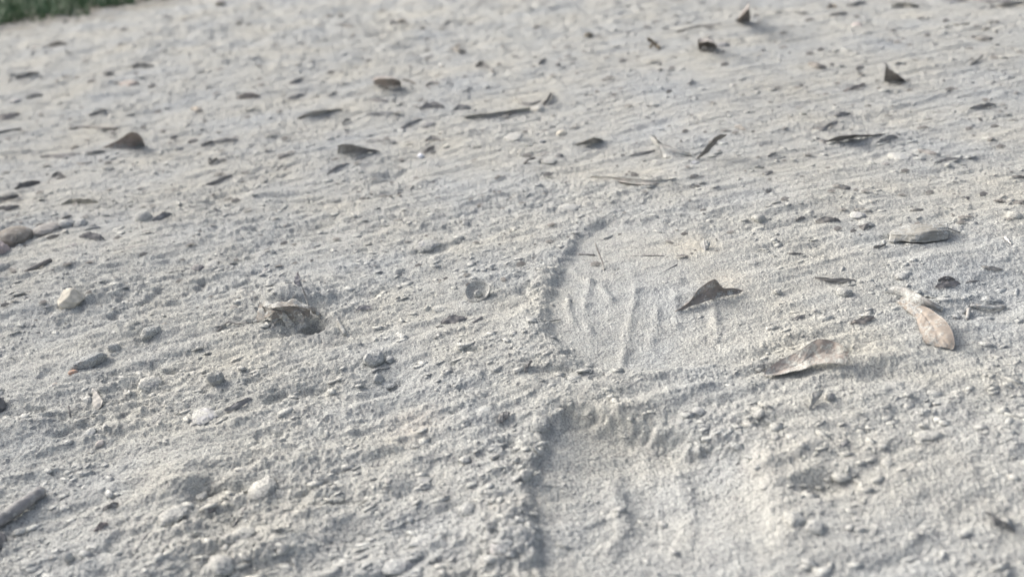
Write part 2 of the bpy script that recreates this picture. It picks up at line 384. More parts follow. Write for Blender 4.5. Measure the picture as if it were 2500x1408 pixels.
def tube(pts3, rad, n=8, seed=0, knob=.12):
    r = np.random.default_rng(seed); p = crv(pts3, max(8, 5 * len(pts3))); N = len(p)
    t = np.gradient(p, axis=0); t /= np.linalg.norm(t, axis=1, keepdims=True) + 1e-12
    V = []; F = []
    for i in range(N):
        a = np.cross(t[i], [0, 0, 1.0]); a /= np.linalg.norm(a) + 1e-9; b = np.cross(a, t[i])
        e = 1 if 0 < i < N - 1 else .55
        rr = (rad if np.isscalar(rad) else np.interp(i / (N - 1), np.linspace(0, 1, len(rad)), rad)) * e
        for j in range(n):
            q = 2 * math.pi * j / n; R = rr * (1 + knob * (r.random() - .5) * 2)
            V.append(p[i] + a * math.cos(q) * R + b * math.sin(q) * R)
    for i in range(N - 1):
        for j in range(n):
            F.append((i * n + j, i * n + (j + 1) % n, (i + 1) * n + (j + 1) % n, (i + 1) * n + j))
    F.append(tuple(range(n - 1, -1, -1))); F.append(tuple((N - 1) * n + j for j in range(n)))
    return np.array(V), F
def twig(label, pts, rpx, col=(.2, .185, .165), dust=.35, name='twig', parent=None, cat='twig'):
    q = []
    for p in pts:
        s = pxs(p[0], p[1]) * 1000; q.append(P(p[0], p[1], (p[2] if len(p) > 2 else 0) + rpx * s * .6))
    s = pxs(pts[0][0], pts[0][1])
    V, F = tube(q, rpx * s, seed=nseed())
    o = mesh_obj(name, V, F, item_mat(col, dust, 'wood'), parent)
    if parent is None: tag(o, label, cat, GROUPS['twig'])
    return o
# unit icosphere
def ico(sub):
    import bmesh
    bm = bmesh.new(); bmesh.ops.create_icosphere(bm, subdivisions=sub, radius=1)
    V = np.array([v.co[:] for v in bm.verts]); F = [tuple(v.index for v in f.verts) for f in bm.faces]; bm.free(); return V, F
ICO4, ICO3, ICO1 = ico(5), ico(4), ico(2)
def n3(V, s, seed):
    return perlin(V[:, 0] * s + V[:, 2] * 1.7 * s, V[:, 1] * s - V[:, 2] * 1.3 * s, seed)
def rock(label, x0, x1, y0, y1, col=(.30, .30, .29), dust=.4, ang=.85, yaw=None, name='pebble', kind='stone', rough=.13, bury=.30, parent=None, flatz=None, cat='stone', tilt=0.0, asp=None):
    """a stone whose outline in the photograph spans x0..x1, y0..y1"""
    sd = nseed(); r = np.random.default_rng(sd)
    cx, cy = (x0 + x1) / 2, (y0 + y1) / 2; s = pxs(cx, cy); f = phi(cx, cy)
    hw, hh = (x1 - x0) / 2 * s, (y1 - y0) / 2 * s
    hy = min(hw * 1.05, hh / math.sin(f) * .9)
    hz = math.sqrt(max(hh ** 2 - (hy * math.sin(f)) ** 2, (hh * .35) ** 2)) / math.cos(f)
    if asp: hy = hw * asp
    if flatz: hz *= flatz
    if kind == 'stone' and ang > .15: ang = max(ang, .7)
    D, F = (ICO4 if (x1 - x0) > 36 else ICO3)
    pl = r.normal(size=(13, 3)); pl /= np.linalg.norm(pl, axis=1, keepdims=True); dd = .72 + .25 * r.random(13)
    proj = D @ pl.T; q = np.where(proj > .05, dd[None] / np.maximum(proj, .05), 9).min(1); q = np.minimum(q, 1.25)
    R = (1 - ang) + ang * q
    R = R * (1 + .06 * n3(D, 1.6, sd % 50) + rough * n3(D, 4.5, (sd + 1) % 50) + rough * .6 * n3(D, 11, (sd + 2) % 50))
    V = D * R[:, None]
    V = V / np.abs(V).max(0)
    a = yaw if yaw is not None else 0.0
    V = V * [hw, hy, hz]
    if tilt:
        c_, s_ = math.cos(tilt), math.sin(tilt); V = V @ np.array([[c_, 0, s_], [0, 1, 0], [-s_, 0, c_]])
    if a:
        c_, s_ = math.cos(a), math.sin(a); V = V @ np.array([[c_, s_, 0], [-s_, c_, 0], [0, 0, 1]])
    kz = .9; hz *= kz; V[:, 2] *= kz
    c = P(cx, cy, hz * 1000 * (1 - 2 * min(.5, bury + .1)) * .6)
    o = mesh_obj(name, V + c, F, item_mat(col, dust, kind), parent)
    if parent is None: tag(o, label, cat, GROUPS['clod' if kind == 'clod' else 'stone'])
    return o
def clod(label, x0, x1, y0, y1, col=(.34, .335, .33), **k):
    k.setdefault('rough', .2); k.setdefault('ang', .35); k.setdefault('dust', .45); k.setdefault('name', 'dirt_clod'); k.setdefault('cat', 'clod')
    return rock(label, x0, x1, y0, y1, col, kind='clod', **k)

# ------------------------------------------------------------------ ground
NR, NC = 1250, 1700
ang = np.linspace(math.radians(2.6), math.radians(66), NR)
yy = CAM_H / np.tan(ang); SL = np.linspace(-0.98, 0.98, NC)
rr = np.hypot(yy, CAM_H)
XX = rr[:, None] * SL[None, :]; YY = np.repeat(yy[:, None], NC, 1)
ZZ = height(XX.ravel(), YY.ravel()).reshape(XX.shape)
edge = np.minimum(1, np.minimum(np.abs(XX / rr[:, None] - .98), np.abs(XX / rr[:, None] + .98)) / .03)
ZZ = ZZ * edge - (1 - edge) * .006
tag(grid_mesh('sand_ground', XX, YY, ZZ, MSAND), None, None, None, 'structure')
g = np.r_[-np.geomspace(400, .6, 30), np.linspace(-.5, .5, 11), np.geomspace(.6, 400, 30)]
gx, gy = np.meshgrid(g, g + .5)
far = grid_mesh('far_ground', gx, gy, np.full(gx.shape, -.013), MSAND); far['kind'] = 'structure'
# ------------------------------------------------------------------ the large leaves in the foreground
leaf('dark brown pointed leaf with a raised rounded fold, lying right of the shoe print treads',
     [(1648, 761, 0), (1665, 757, .5), (1684, 748, 1), (1711, 740, 1.6), (1734, 733, 2), (1768, 722, 2), (1802, 717, 1.6), (1815, 709, 2)],
     [(1648, 760, .3), (1679, 739, 4.2), (1705, 707, 9), (1728, 689, 13), (1742, 683, 14), (1751, 685, 13), (1765, 702, 8), (1790, 703, 5), (1815, 708, 2.2)], (.22, .195, .175), cup=-.13, dust=.40, nu=100, nv=25)
leaf('long tan curled leaf with a torn right end, nearest below the dark pointed leaf',
     [(1865, 915, 1.4), (1880, 916, 2), (1930, 908, 3), (1965, 899, 3.5), (1983, 890, 3.5), (2015, 886, 4), (2042, 886, 4), (2064, 885, 4)],
     [(1866, 906, 2.4), (1896, 884, 3.6), (1918, 871, 4), (1952, 855, 7), (1974, 839, 10), (1992, 830, 12), (2010, 828, 13), (2035, 832, 12), (2057, 844, 10.5), (2081, 858, 9)], (.31, .265, .235), cup=-.20, dust=.55, nu=100, nv=25)
leaf('tan oval leaf lying flat, its narrow upper half under sand, near the right edge',
     [(2190, 738, .3), (2204, 749, .6), (2234, 775, 1.0), (2243, 803, 1.2), (2256, 832, 1.0), (2280, 843, .6), (2306, 848, .8), (2323, 852, .8)],
     [(2200, 722, 1.6), (2221, 728, 2.4), (2266, 752, 4.0), (2299, 774, 5.2), (2319, 797, 5.8), (2328, 821, 5.0), (2330, 838, 3.4), (2326, 852, 1.6)], (.285, .245, .205), cup=.05, dust=.42, nu=100, nv=25)
leaf('pale dusty leaf strip curling over the upper end of the flat tan oval leaf',
     [(2160, 712, .8), (2198, 720, 1.5), (2232, 740, 2.2), (2258, 748, 2.5), (2300, 762, 1.0)],
     [(2170, 700, 2.0), (2200, 699, 5), (2232, 712, 7), (2262, 728, 7), (2303, 752, 4.0)], (.29, .285, .275), cup=.22, dust=.5)
# the crumpled leaf over a small hollow
cx_, cy_ = 700, 775
can = bpy.data.objects.new('crumpled_leaf', None); COL.objects.link(can); can.location = P(cx_, cy_, 0); can.empty_display_size = .01
tag(can, 'crumpled sand-covered leaf arched over a small dark hollow, a thin spike rising from it', 'leaf', GROUPS['leaf'])
kw = dict(parent=can, wav=.0005)
leaf(None, [(630, 742, 6), (654, 751, 10), (687, 750, 12.5), (715, 748, 13), (736, 750, 12.5), (757, 757, 11), (768, 762, 8)], [(636, 738, 6), (658, 738, 9), (688, 736, 10.5), (714, 735, 11), (740, 739, 10), (760, 747, 9), (776, 756, 6)], (.25, .23, .20), cup=.10, dust=.58, name='leaf_crown', nu=44, ragged=.8, parent=can, wav=.0010)
leaf(None, [(644, 776, 4), (656, 772, 5), (671, 760, 9), (688, 760, 9), (700, 770, 7), (712, 780, 4), (726, 768, 8), (738, 764, 9), (753, 775, 6), (758, 762, 9)], [(637, 746, 9), (654, 751, 10), (672, 750, 12), (687, 749, 12.5), (705, 747, 13), (718, 748, 13), (736, 750, 12.5), (745, 752, 12), (757, 756, 11)], (.20, .18, .155), cup=-.08, dust=.34, name='leaf_front', nu=50, ragged=.0, **kw)
leaf(None, [(615, 792, .3), (622, 778, 3), (628, 763, 6), (631, 740, 10)], [(618, 791, .3), (634, 783, 2), (650, 775, 4), (640, 746, 9.5)], (.26, .235, .205), cup=.10, dust=.4, name='leaf_side', **kw)
leaf(None, [(671, 794, .8), (676, 783, 2), (684, 772, 5), (690, 764, 8)], [(669, 793, .8), (664, 782, 2.5), (664, 770, 6), (672, 760, 9)], (.22, .20, .18), cup=.15, dust=.35, name='leaf_flap', **kw)
leaf(None, [(706, 811, -1), (697, 795, 2), (690, 778, 6), (688, 762, 10)], [(730, 803, -1), (716, 788, 3), (703, 772, 7), (692, 762, 10)], (.40, .37, .34), cup=.12, dust=.6, name='leaf_strip', **kw)
leaf(None, [(762, 765, 7), (772, 768, 5.5), (779, 773, 4), (783, 781, 1)], [(758, 751, 9), (768, 752, 7), (779, 761, 5), (788, 775, 1)], (.34, .32, .29), cup=.15, dust=.6, name='leaf_tip', ragged=.15, **kw)
s0 = pxs(735, 773)
V, F = tube([P(735 + 7 * math.cos(t), 774 - 10 * math.sin(t), 5 + 1.5 * math.sin(t)) for t in np.linspace(-2.6, 2.3, 9)], [.0011, .0006, .0004], seed=5)
mesh_obj('leaf_curl', V, F, item_mat(LPALE, .3, 'leaf'), can)
V, F = tube([P(758, 757, 10), P(748, 728, 15), P(738, 700, 21), P(731, 676, 26), P(727, 662, 29)], [.0007, .0006, .0005, .0003, .0002], seed=6)
mesh_obj('leaf_stem', V, F, item_mat((.30, .29, .28), .3, 'leaf'), can)
leaf(None, [(727, 663, 28.5), (731, 678, 25.5), (734, 688, 23.5), (736, 698, 21.5)], [(726, 664, 28.5), (722, 672, 26.5), (718, 686, 24), (719, 693, 22.5), (728, 698, 21.7), (735, 699, 21.4)], (.24, .24, .26), cup=.08, dust=.15, name='leaf_blade', nu=18, nv=6, **kw)
clod('sand-crusted dirt lump in the mouth of the hollow under the crumpled leaf', 720, 752, 786, 810, bury=.3)
# the seed cup
def seed_cup():
    c = P(1169, 719, 1.0); R = .0081; n = 56; V = []; F = []
    prof = [(.02, .0009), (.2, .0009), (.36, .0010), (.60, .0012), (.80, .0026), (.92, .0048), (.975, .0056), (1.0, .0052), (.99, .0038), (.86, .0006), (.55, -.0012), (.02, -.0015)]
    r = np.random.default_rng(3)
    for k, (a, z) in enumerate(prof):
        for j in range(n):
            q = 2 * math.pi * j / n; w = 1 + .02 * math.sin(3 * q + 1) + .012 * (r.random() - .5)
            V.append((R * a * w * math.cos(q), R * a * w * math.sin(q), z * .8 + .00012 * (r.random() - .5)))
    for k in range(len(prof) - 1):
        for j in range(n):
            F.append((k * n + j, (k + 1) * n + j, (k + 1) * n + (j + 1) % n, k * n + (j + 1) % n))
    F.append(tuple(range(n))); F.append(tuple((len(prof) - 1) * n + j for j in range(n - 1, -1, -1)))
    V = np.array(V)
    tx, ty = math.radians(24), math.radians(-8)
    Rx = np.array([[1, 0, 0], [0, math.cos(tx), -math.sin(tx)], [0, math.sin(tx), math.cos(tx)]])
    Ry = np.array([[math.cos(ty), 0, math.sin(ty)], [0, 1, 0], [-math.sin(ty), 0, math.cos(ty)]])
    V = V @ Rx.T @ Ry.T
    D, DF = ICO3; D = D * (1 + .10 * n3(D, 3, 21) + .06 * n3(D, 9, 22))[:, None] * [.0026, .0024, .0042] + [-.0002, -.0008, .0006]
    return V + c, F, D @ Rx.T @ Ry.T + c, DF
V, F, V2, F2 = seed_cup()
cup_ = mesh_obj('seed_cup', V, F, item_mat((.48, .47, .44), .6, 'leaf'))
mesh_obj('nub', V2, F2, item_mat((.21, .19, .18), .35, 'stone'), cup_)
tag(cup_, 'round shallow seed cup with a raised nub inside, open side up on the sand', 'seed cup')
# leaning leaves, standing leaves and long leaves farther off
leaf('narrow dark leaf leaning up over its own soft shadow, right of a pale broken leaf', [(1698, 389, 0), (1712, 383, 2), (1730, 369, 6), (1752, 345, 13), (1774, 329, 18)], [(1700, 386, .8), (1716, 368, 8), (1733, 348, 15), (1750, 331, 21), (1773, 328, 19.5)], LDK, cup=.02, dust=.1)
leaf('dark triangular leaf standing upright on its edge, at the upper right', [(2158, 199, 0), (2175, 199, .5), (2195, 199, .5), (2214, 198, 0)], [(2158, 153, 31), (2168, 165, 24), (2186, 178, 15), (2212, 197, 1)], (.10, .095, .09), cup=.10, dust=.06)
leaf('brown peaked leaf standing like a small tent, at the upper left', [(250, 362, 0), (280, 361, .5), (317, 360, .5), (353, 354, .5)], [(251, 360, 1), (290, 341, 12), (322, 321, 24), (344, 333, 16), (354, 353, 2)], (.21, .165, .145), cup=.12, dust=.28)
leaf('large dark grey leaf with square left end and pointed right end, left of centre', [(823, 374, .5), (850, 375, .5), (875, 375, 1), (900, 372, 1.5), (927, 371, 1)], [(823, 354, 12), (840, 352, 14), (871, 355, 12), (895, 361, 8), (927, 369, 2)], (.15, .15, .15), cup=.12, dust=.2)
leaf('pale broken leaf with a dark lower edge, lying left of the narrow leaning leaf', [(1618, 386, .5), (1650, 383, .5), (1672, 381, .5), (1690, 380, .5)], [(1596, 328, 5), (1610, 346, 6), (1640, 360, 6), (1688, 374, 4)], (.43, .41, .39), cup=.2, dust=.62)
leaf('long pale leaf with upturned edges casting a thin dark shadow, right of centre', [(1440, 434, .5), (1495, 441, 1), (1540, 448, 2.5), (1600, 449, 2.5), (1650, 438, 3)], [(1442, 430, 2), (1495, 432, 4), (1550, 437, 5), (1600, 440, 5), (1650, 435, 4)], (.44, .42, .39), cup=-.35, dust=.5)
twig('thin dark strip standing for the shaded underside of the long pale leaf right of centre', [(1508, 446, 0), (1560, 449, .2), (1608, 447, 0)], 2.2, (.1, .095, .09), .05)  # dark tube painted in as shade along the underside of the curled leaf
leaf('small grey-brown leaf sticking up like a shark fin, near the upper edge', [(1795, 53, 0), (1812, 53, .5), (1832, 52, 0)], [(1796, 51, 2), (1814, 34, 28), (1828, 24, 42), (1832, 40, 18)], (.24, .21, .19), cup=.1, dust=.2)
leaf('grey-brown torn leaf with a hooked left corner, near the upper edge', [(1706, 122, 0), (1718, 115, .5), (1735, 118, .5), (1750, 118, 0)], [(1706, 99, 25), (1722, 102, 22), (1740, 102, 20), (1752, 114, 5)], (.32, .29, .27), cup=.1, dust=.3, ragged=.2)
leaf('light brown rolled leaf, upper middle, with a bent twig at its right end', [(912, 208, 0), (940, 211, .5), (960, 213, .5), (980, 210, .5)], [(909, 199, 12), (922, 192, 18), (970, 194, 15), (981, 204, 6)], (.36, .31, .28), cup=.15, dust=.3)
leaf('flat grey-tan leaf with a pale left half, up and left of the long pale leaf', [(1400, 357, .5), (1425, 354, .5), (1450, 351, .5), (1473, 343, 0)], [(1402, 352, 2), (1430, 342, 7), (1450, 336, 9), (1472, 340, 3)], (.27, .26, .23), cup=.15, dust=.35)
leaf('long thin wavy dark leaf at the upper right, in front of the short hooked leaf', [(2022, 346, 0), (2044, 344, .5), (2076, 338, .5), (2120, 333, .5), (2162, 328, 0)], [(2022, 342, 2), (2044, 333, 8), (2076, 329, 9), (2120, 329, 3), (2162, 326, 1)], (.13, .13, .125), cup=.1, dust=.15)
leaf('thin tan-grey leaf at the left, long and flat with one pointed end to the right', [(726, 291, 0), (767, 285, .5), (810, 274, .5), (849, 269, 0)], [(727, 286, 3), (767, 271, 8), (810, 267, 5), (850, 266, 1)], (.25, .235, .21), cup=.1, dust=.35)
# ---- small leaf pieces: label, points, width, steepness, colour
for row in [
 ('low brown leaf humped in the middle, below the lawn at the upper left', [(118, 112), (145, 106), (165, 110)], 11, .8, (.15, .13, .10)),
 ('thin dark leaf tail left of the low brown humped leaf', [(80, 114), (100, 116), (118, 113)], 5, .6, LDK),
 ('jagged dark leaf near the left edge, third row of litter from the lawn', [(38, 191), (66, 184), (93, 178)], 13, .8, (.09, .09, .085)),
 ('long dark sliver below the lawn, left of the upper middle', [(318, 164), (346, 160), (377, 163)], 11, .85, (.085, .09, .085)),
 ('short dark leaf piece left of the long dark sliver', [(246, 179), (262, 181), (277, 179)], 9, .8, (.09, .09, .09)),
 ('brown leaf with an arched back, upper left quarter', [(578, 239), (605, 234), (634, 235)], 15, .85, (.17, .135, .11)),
 ('grey leaf piece above the brown arched leaf, pointed left', [(706, 204), (722, 200), (740, 192)], 10, .75, (.14, .14, .14)),
 ('forked dark leaf piece right of the brown arched leaf', [(702, 241), (724, 236), (745, 232)], 9, .75, (.12, .12, .12)),
 ('small dark leaf piece rising to the right, right of the forked one', [(799, 236), (810, 231), (822, 225)], 8, .8, (.12, .12, .12)),
 ('brown-grey leaf cut off by the left edge, above the dark twig', [(-20, 288), (10, 286), (50, 279)], 15, .7, (.24, .21, .19)),
 ('short grey leaf piece rising right, above the long pale twig', [(216, 283), (240, 275), (261, 269)], 10, .8, (.16, .16, .16)),
 ('long dark sliver under the brown tent leaf', [(98, 383), (150, 380), (199, 377)], 8, .7, (.10, .10, .10)),
 ('dark green-grey leaf piece right of the long dark sliver, below the brown tent leaf', [(209, 374), (230, 373), (256, 369)], 9, .8, (.13, .135, .13)),
 ('thin dark piece just below the green-grey one', [(186, 398), (205, 400), (228, 397)], 6, .6, LDK),
 ('pair-forming dark leaf, thicker left end, right of the brown tent leaf', [(490, 356), (505, 351), (520, 344)], 10, .9, (.14, .14, .14)),
 ('long dark leaf with a flat top right of the brown tent leaf', [(517, 348), (548, 343), (583, 342)], 9, .75, (.12, .12, .12)),
 ('tiny dark hook-shaped flake standing up, below the flat-topped dark leaf', [(509, 399), (519, 395), (530, 386)], 10, 1.0, (.11, .11, .11)),
 ('long grey sliver rising to the right, left of centre', [(490, 458), (525, 445), (567, 428)], 8, .7, (.17, .165, .16)),
 ('grey leaf piece with a light rim, below the large dark grey leaf', [(798, 426), (820, 411), (850, 399)], 9, .7, (.19, .185, .18)),
 ('dark leaf with a pointed left end near the left edge', [(36, 460), (66, 450), (98, 445)], 12, .8, (.10, .10, .10)),
 ('small arched grey leaf above the dark leaf with the pointed left end', [(126, 430), (140, 424), (160, 434)], 8, .9, (.17, .17, .17)),
 ('black sliver at the left edge, upper of two', [(-15, 485), (12, 484), (46, 478)], 9, .7, (.08, .08, .08)),
 ('black sliver at the left edge, lower of two', [(-15, 508), (15, 509), (48, 504)], 8, .7, (.10, .10, .10)),
 ('thin olive leaf with an arched back, above the half-buried shell', [(150, 499), (178, 491), (218, 492), (240, 494)], 9, .8, (.15, .15, .12)),
 ('dark stub of leaf at the upper left of centre, lying beside the brown clod', [(815, 62), (840, 63), (865, 66)], 8, .8, (.10, .10, .09)),
 ('dark brown leaf curled like a comma, upper middle', [(1104, 118), (1118, 124), (1137, 127)], 12, .9, (.12, .11, .09)),
 ('grey peaked leaf piece in the upper middle', [(1160, 163), (1176, 156), (1192, 164)], 14, .95, (.18, .18, .18)),
 ('small dark leaf corner right of the grey peaked piece', [(1194, 167), (1200, 172), (1207, 178)], 8, .9, (.12, .12, .12)),
 ('tiny slanted dark flake in the upper middle, upper right of the curved rib', [(1313, 158), (1321, 152), (1332, 144)], 8, .9, (.14, .14, .14)),
 ('arched brown-grey leaf right of the light brown rolled leaf', [(1038, 209), (1056, 203), (1077, 207)], 9, .8, (.2, .18, .16)),
 ('dark flat piece below the light brown rolled leaf', [(903, 244), (925, 245), (950, 248)], 9, .7, (.13, .13, .13)),
 ('dark ragged leaf with a pale right half, above the ribbed strip', [(1023, 264), (1056, 257), (1086, 262)], 15, .8, (.12, .12, .12)),
 ('dark three-pointed leaf bit left of the ribbed strip', [(1108, 268), (1120, 262), (1148, 263)], 13, .8, (.12, .125, .13)),
 ('blue-grey leaf with a soft wavy back, below the dark flat piece', [(896, 281), (930, 278), (972, 279)], 11, .7, (.19, .20, .20)),
 ('dark narrow leaf rising to the right, above the large dark grey leaf', [(976, 315), (1002, 303), (1030, 292)], 11, .8, (.13, .135, .14)),
 ('small dark hooked piece left above the large dark grey leaf', [(836, 304), (842, 294), (856, 292)], 7, .9, (.13, .13, .13)),
 ('thin dark curved leaf lying like a smile, above the pale cream stone', [(1255, 235), (1270, 251), (1295, 254), (1322, 246)], 7, .6, (.12, .12, .11)),
 ('dark leaf standing just behind the pale cream stone', [(1325, 256), (1336, 245), (1347, 228)], 15, .9, (.14, .12, .11)),
 ('flat dark leaf with a thin light rim just behind the large dark grey leaf', [(893, 348), (917, 344), (942, 346), (970, 348)], 9, .7, (.13, .14, .14)),
 ('short dark stub leaf right of the large dark grey leaf, above the blue-white pebble', [(1034, 373), (1048, 365), (1061, 358)], 9, .8, (.12, .10, .09)),
 ('pale curled leaf arch above the short dark stub leaf', [(1038, 344), (1056, 337), (1078, 345)], 11, .8, (.26, .25, .23)),
 ('dark sliver pointing left at the side of the pale broken leaf', [(1538, 381), (1570, 375), (1600, 369)], 8, .75, (.13, .13, .13)),
 ('small brown leaf standing at the top edge, right part', [(2018, 20), (2032, 15), (2044, 19)], 11, .8, (.19, .16, .12)),
 ('dark sliver just below the small brown leaf at the top edge', [(2024, 39), (2045, 35), (2070, 34)], 8, .8, (.12, .12, .12)),
 ('dark pointed piece at the top edge right of the small brown leaf', [(2066, 15), (2090, 11), (2114, 5)], 9, .8, (.13, .13, .13)),
 ('broad dark leaf near the top edge, right part of the frame', [(2177, 16), (2205, 14), (2244, 17)], 13, .85, (.11, .115, .105)),
 ('ragged dark leaf strip at the top right corner', [(2430, 16), (2462, 13), (2500, 6)], 10, .8, (.12, .12, .11)),
 ('thick black leaf mass cut by the top edge near the right corner', [(2300, 3), (2370, 1), (2430, 4), (2480, 0)], 8, .6, (.15, .15, .14)),
 ('dark oval leaf with pointed ends, upper right, left of the standing triangle', [(1972, 155), (1994, 161), (2017, 166)], 15, .8, (.13, .12, .105)),
 ('wavy brown leaf strip left of the standing dark triangle', [(2058, 222), (2086, 215), (2112, 205)], 9, .7, (.19, .16, .14)),
 ('dark leaf with a blunt dark right end near the right edge', [(2368, 265), (2400, 259), (2432, 255)], 10, .85, (.14, .14, .135)),
 ('dark clump of leaf with a thin tip, above the hooked curled leaf', [(2036, 284), (2052, 280), (2076, 277)], 11, .8, (.12, .12, .12)),
 ('curled leaf shaped like a hook with a thick dark underside, upper right', [(1985, 313), (2010, 316), (2024, 306), (2046, 297)], 9, .8, (.14, .14, .14)),
 ('short stub left of the long thin wavy dark leaf', [(2000, 343), (2012, 345), (2023, 345)], 7, .8, (.15, .15, .15)),
 ('short hooked grey leaf right of the long wavy one', [(2140, 349), (2160, 341), (2180, 334), (2193, 337)], 11, .8, (.17, .17, .165)),
 ('straight grey strip slanting down to the right, right of the tan stone', [(2237, 366), (2265, 372), (2298, 379)], 8, .7, (.16, .155, .15)),
 ('thin arched sliver below the straight grey strip', [(2280, 399), (2306, 391), (2350, 387)], 7, .7, (.15, .15, .145)),
 ('small tan leaf corner above the pale broken leaf', [(1793, 309), (1806, 310), (1821, 318)], 9, .7, (.3, .28, .25)),
 ('little dark flake right of the leaning narrow leaf', [(1875, 382), (1886, 377), (1895, 373)], 7, .8, (.18, .18, .18)),
 ('small squared grey flake below the leaning narrow leaf', [(1861, 425), (1874, 423), (1888, 420)], 8, .8, (.18, .17, .16)),
 ('grey flat piece with a dark back, right of the long pale leaf', [(2031, 453), (2052, 456), (2076, 459)], 9, .8, (.2, .2, .195)),
 ('dark sliver at the right edge, level with the grey flat piece', [(2470, 432), (2490, 433), (2510, 434)], 6, .8, (.12, .12, .12)),
 ('pinkish flat flake near the top edge, right part', [(2080, 62), (2093, 61), (2106, 63)], 15, .5, (.33, .29, .28)),
 ('dark hooked flake in the upper right middle', [(1678, 205), (1686, 204), (1692, 194)], 7, .9, (.16, .17, .19)),
 ('dark leaf fin standing out of the sand right of the half-buried shell', [(372, 538), (392, 530), (420, 522)], 12, .7, (.15, .16, .17)),
 ('dark ragged leaf behind the oval pebble', [(78, 566), (98, 552), (120, 546)], 7, .8, (.13, .13, .13)),
 ('flat dark leaf below the pebble row at the left', [(194, 577), (222, 575), (252, 581)], 15, .6, (.15, .15, .155)),
 ('thin dark sliver under the flat dark leaf at the left', [(232, 587), (244, 585), (255, 583)], 6, .7, (.12, .12, .12)),
 ('thin brown sliver below the oval pebble', [(112, 581), (128, 578), (144, 575)], 6, .7, (.15, .145, .13)),
 ('black strip above the oval pebble, level with the round nut', [(148, 535), (162, 531), (176, 527)], 6, .8, (.12, .12, .125)),
 ('dark edged leaf flake in the middle distance, right of the ridge', [(1991, 540), (2018, 537), (2050, 538)], 12, .8, (.17, .17, .165)),
 ('small dark slanted piece left of the dark edged flake', [(1942, 539), (1953, 534), (1964, 531)], 6, .8, (.18, .18, .175)),
 ('thin grey-green leaf above the small bluish stone', [(2084, 512), (2105, 512), (2128, 518)], 7, .5, (.26, .26, .24)),
 ('small dark sliver right of the grey-green leaf', [(2222, 514), (2238, 513), (2254, 512)], 5, .8, (.18, .18, .17)),
 ('dark forked bit left of the grey wood chip', [(2098, 554), (2112, 555), (2124, 546)], 11, .7, (.14, .14, .14)),
 ('thin bent dark leaf edge below the grey wood chip', [(2132, 604), (2148, 602), (2162, 597)], 5, .9, (.16, .16, .155)),
 ('thin dark straw lying left of the bent dark leaf edge', [(1921, 619), (1940, 620), (1960, 620)], 4, .8, (.15, .15, .15)),
 ('dark leaf at the right edge above the white curl', [(2474, 494), (2490, 494), (2510, 496)], 8, .8, (.14, .14, .14)),
 ('flat leaf with a dark shaded front edge, above the dark round stone', [(1989, 677), (2020, 684), (2055, 684), (2087, 683)], 9, .8, (.15, .15, .145)),
 ('dark purple-grey leaf flake at the right, behind the flat tan oval leaf', [(2283, 700), (2312, 694), (2343, 691)], 13, .65, (.21, .2, .2)),
 ('narrow dark crust of leaf above the purple-grey flake', [(2290, 684), (2312, 680), (2332, 682)], 8, .8, (.16, .16, .16)),
 ('thin grey leaf edge right of the purple-grey flake', [(2358, 691), (2375, 688), (2392, 686)], 5, .7, (.2, .2, .2)),
 ('pointed grey-tan chip of leaf between the dark round stone and the tan oval leaf', [(2077, 789), (2106, 783), (2136, 774)], 13, .55, (.26, .24, .22)),
 ('small grey leaf chip left of the pointed grey-tan one', [(1932, 782), (1950, 776), (1966, 769)], 8, .6, (.26, .26, .25)),
 ('thin grey leaf piece with a dark upper rim at the right edge of the frame', [(2395, 650), (2420, 655), (2448, 658)], 7, .6, (.25, .25, .24)),
 ('folded dark leaf flake with a deep shaded gap, below the seed cup', [(1077, 786), (1105, 780), (1141, 779)], 17, .75, (.15, .15, .155)),
 ('narrow standing dark scrap beside the print edge, below the shoe print rim', [(1281, 905), (1289, 894), (1299, 879)], 8, 1.0, (.2, .2, .2)),
 ('dark slit-shaped leaf scrap beside the pale standing flake in the lower middle', [(1222, 1031), (1233, 1021), (1246, 1009)], 8, .9, (.15, .15, .155)),
 ('grey folded leaf chip with a dark underside, right of the upright grey-green stone', [(549, 1002), (582, 988), (614, 971)], 14, .7, (.25, .25, .255)),
 ('short dark leaf scrap at the lower left, under the caked mound', [(252, 1242), (270, 1236), (290, 1229)], 13, .8, (.15, .15, .155)),
 ('reddish-brown leaf chip in the lower left', [(228, 1298), (245, 1284), (264, 1277)], 15, .6, (.24, .21, .2)),
 ('thin long dark leaf edge slanting up right in the lower left middle', [(566, 1287), (583, 1265), (600, 1238)], 6, .9, (.18, .18, .185)),
 ('short dark sliver above the thin slanting leaf edge', [(503, 1246), (516, 1247), (528, 1249)], 7, .8, (.13, .13, .14)),
 ('grey sand-covered leaf flake in the lower right, right of the print', [(2034, 1083), (2054, 1085), (2076, 1081)], 14, .4, (.33, .33, .33)),
 ('small leaf scrap on the sand between the burrow leaf and the long rock', [(391, 863), (415, 853), (440, 848)], 5, .5, (.22, .22, .2)),
 ('thin leaf flake right of the folded dark flake, below the seed cup', [(1152, 787), (1165, 783), (1178, 774)], 6, .7, (.2, .2, .2)),
 ('small flat scrap left of the burrow leaf with a thin dark rim', [(868, 757), (885, 750), (908, 752)], 8, .5, (.25, .25, .26)),
]:
    sliver(row[0], row[1], row[2], row[3], row[4])
leaf('dark blurred leaf standing in the lower right corner', [(2425, 1292, 0), (2440, 1290, 0), (2460, 1292, 0), (2478, 1298, 0)], [(2405, 1247, 4), (2425, 1254, 6), (2445, 1268, 5), (2475, 1288, 2)], (.13, .14, .15), cup=.15, dust=.05)
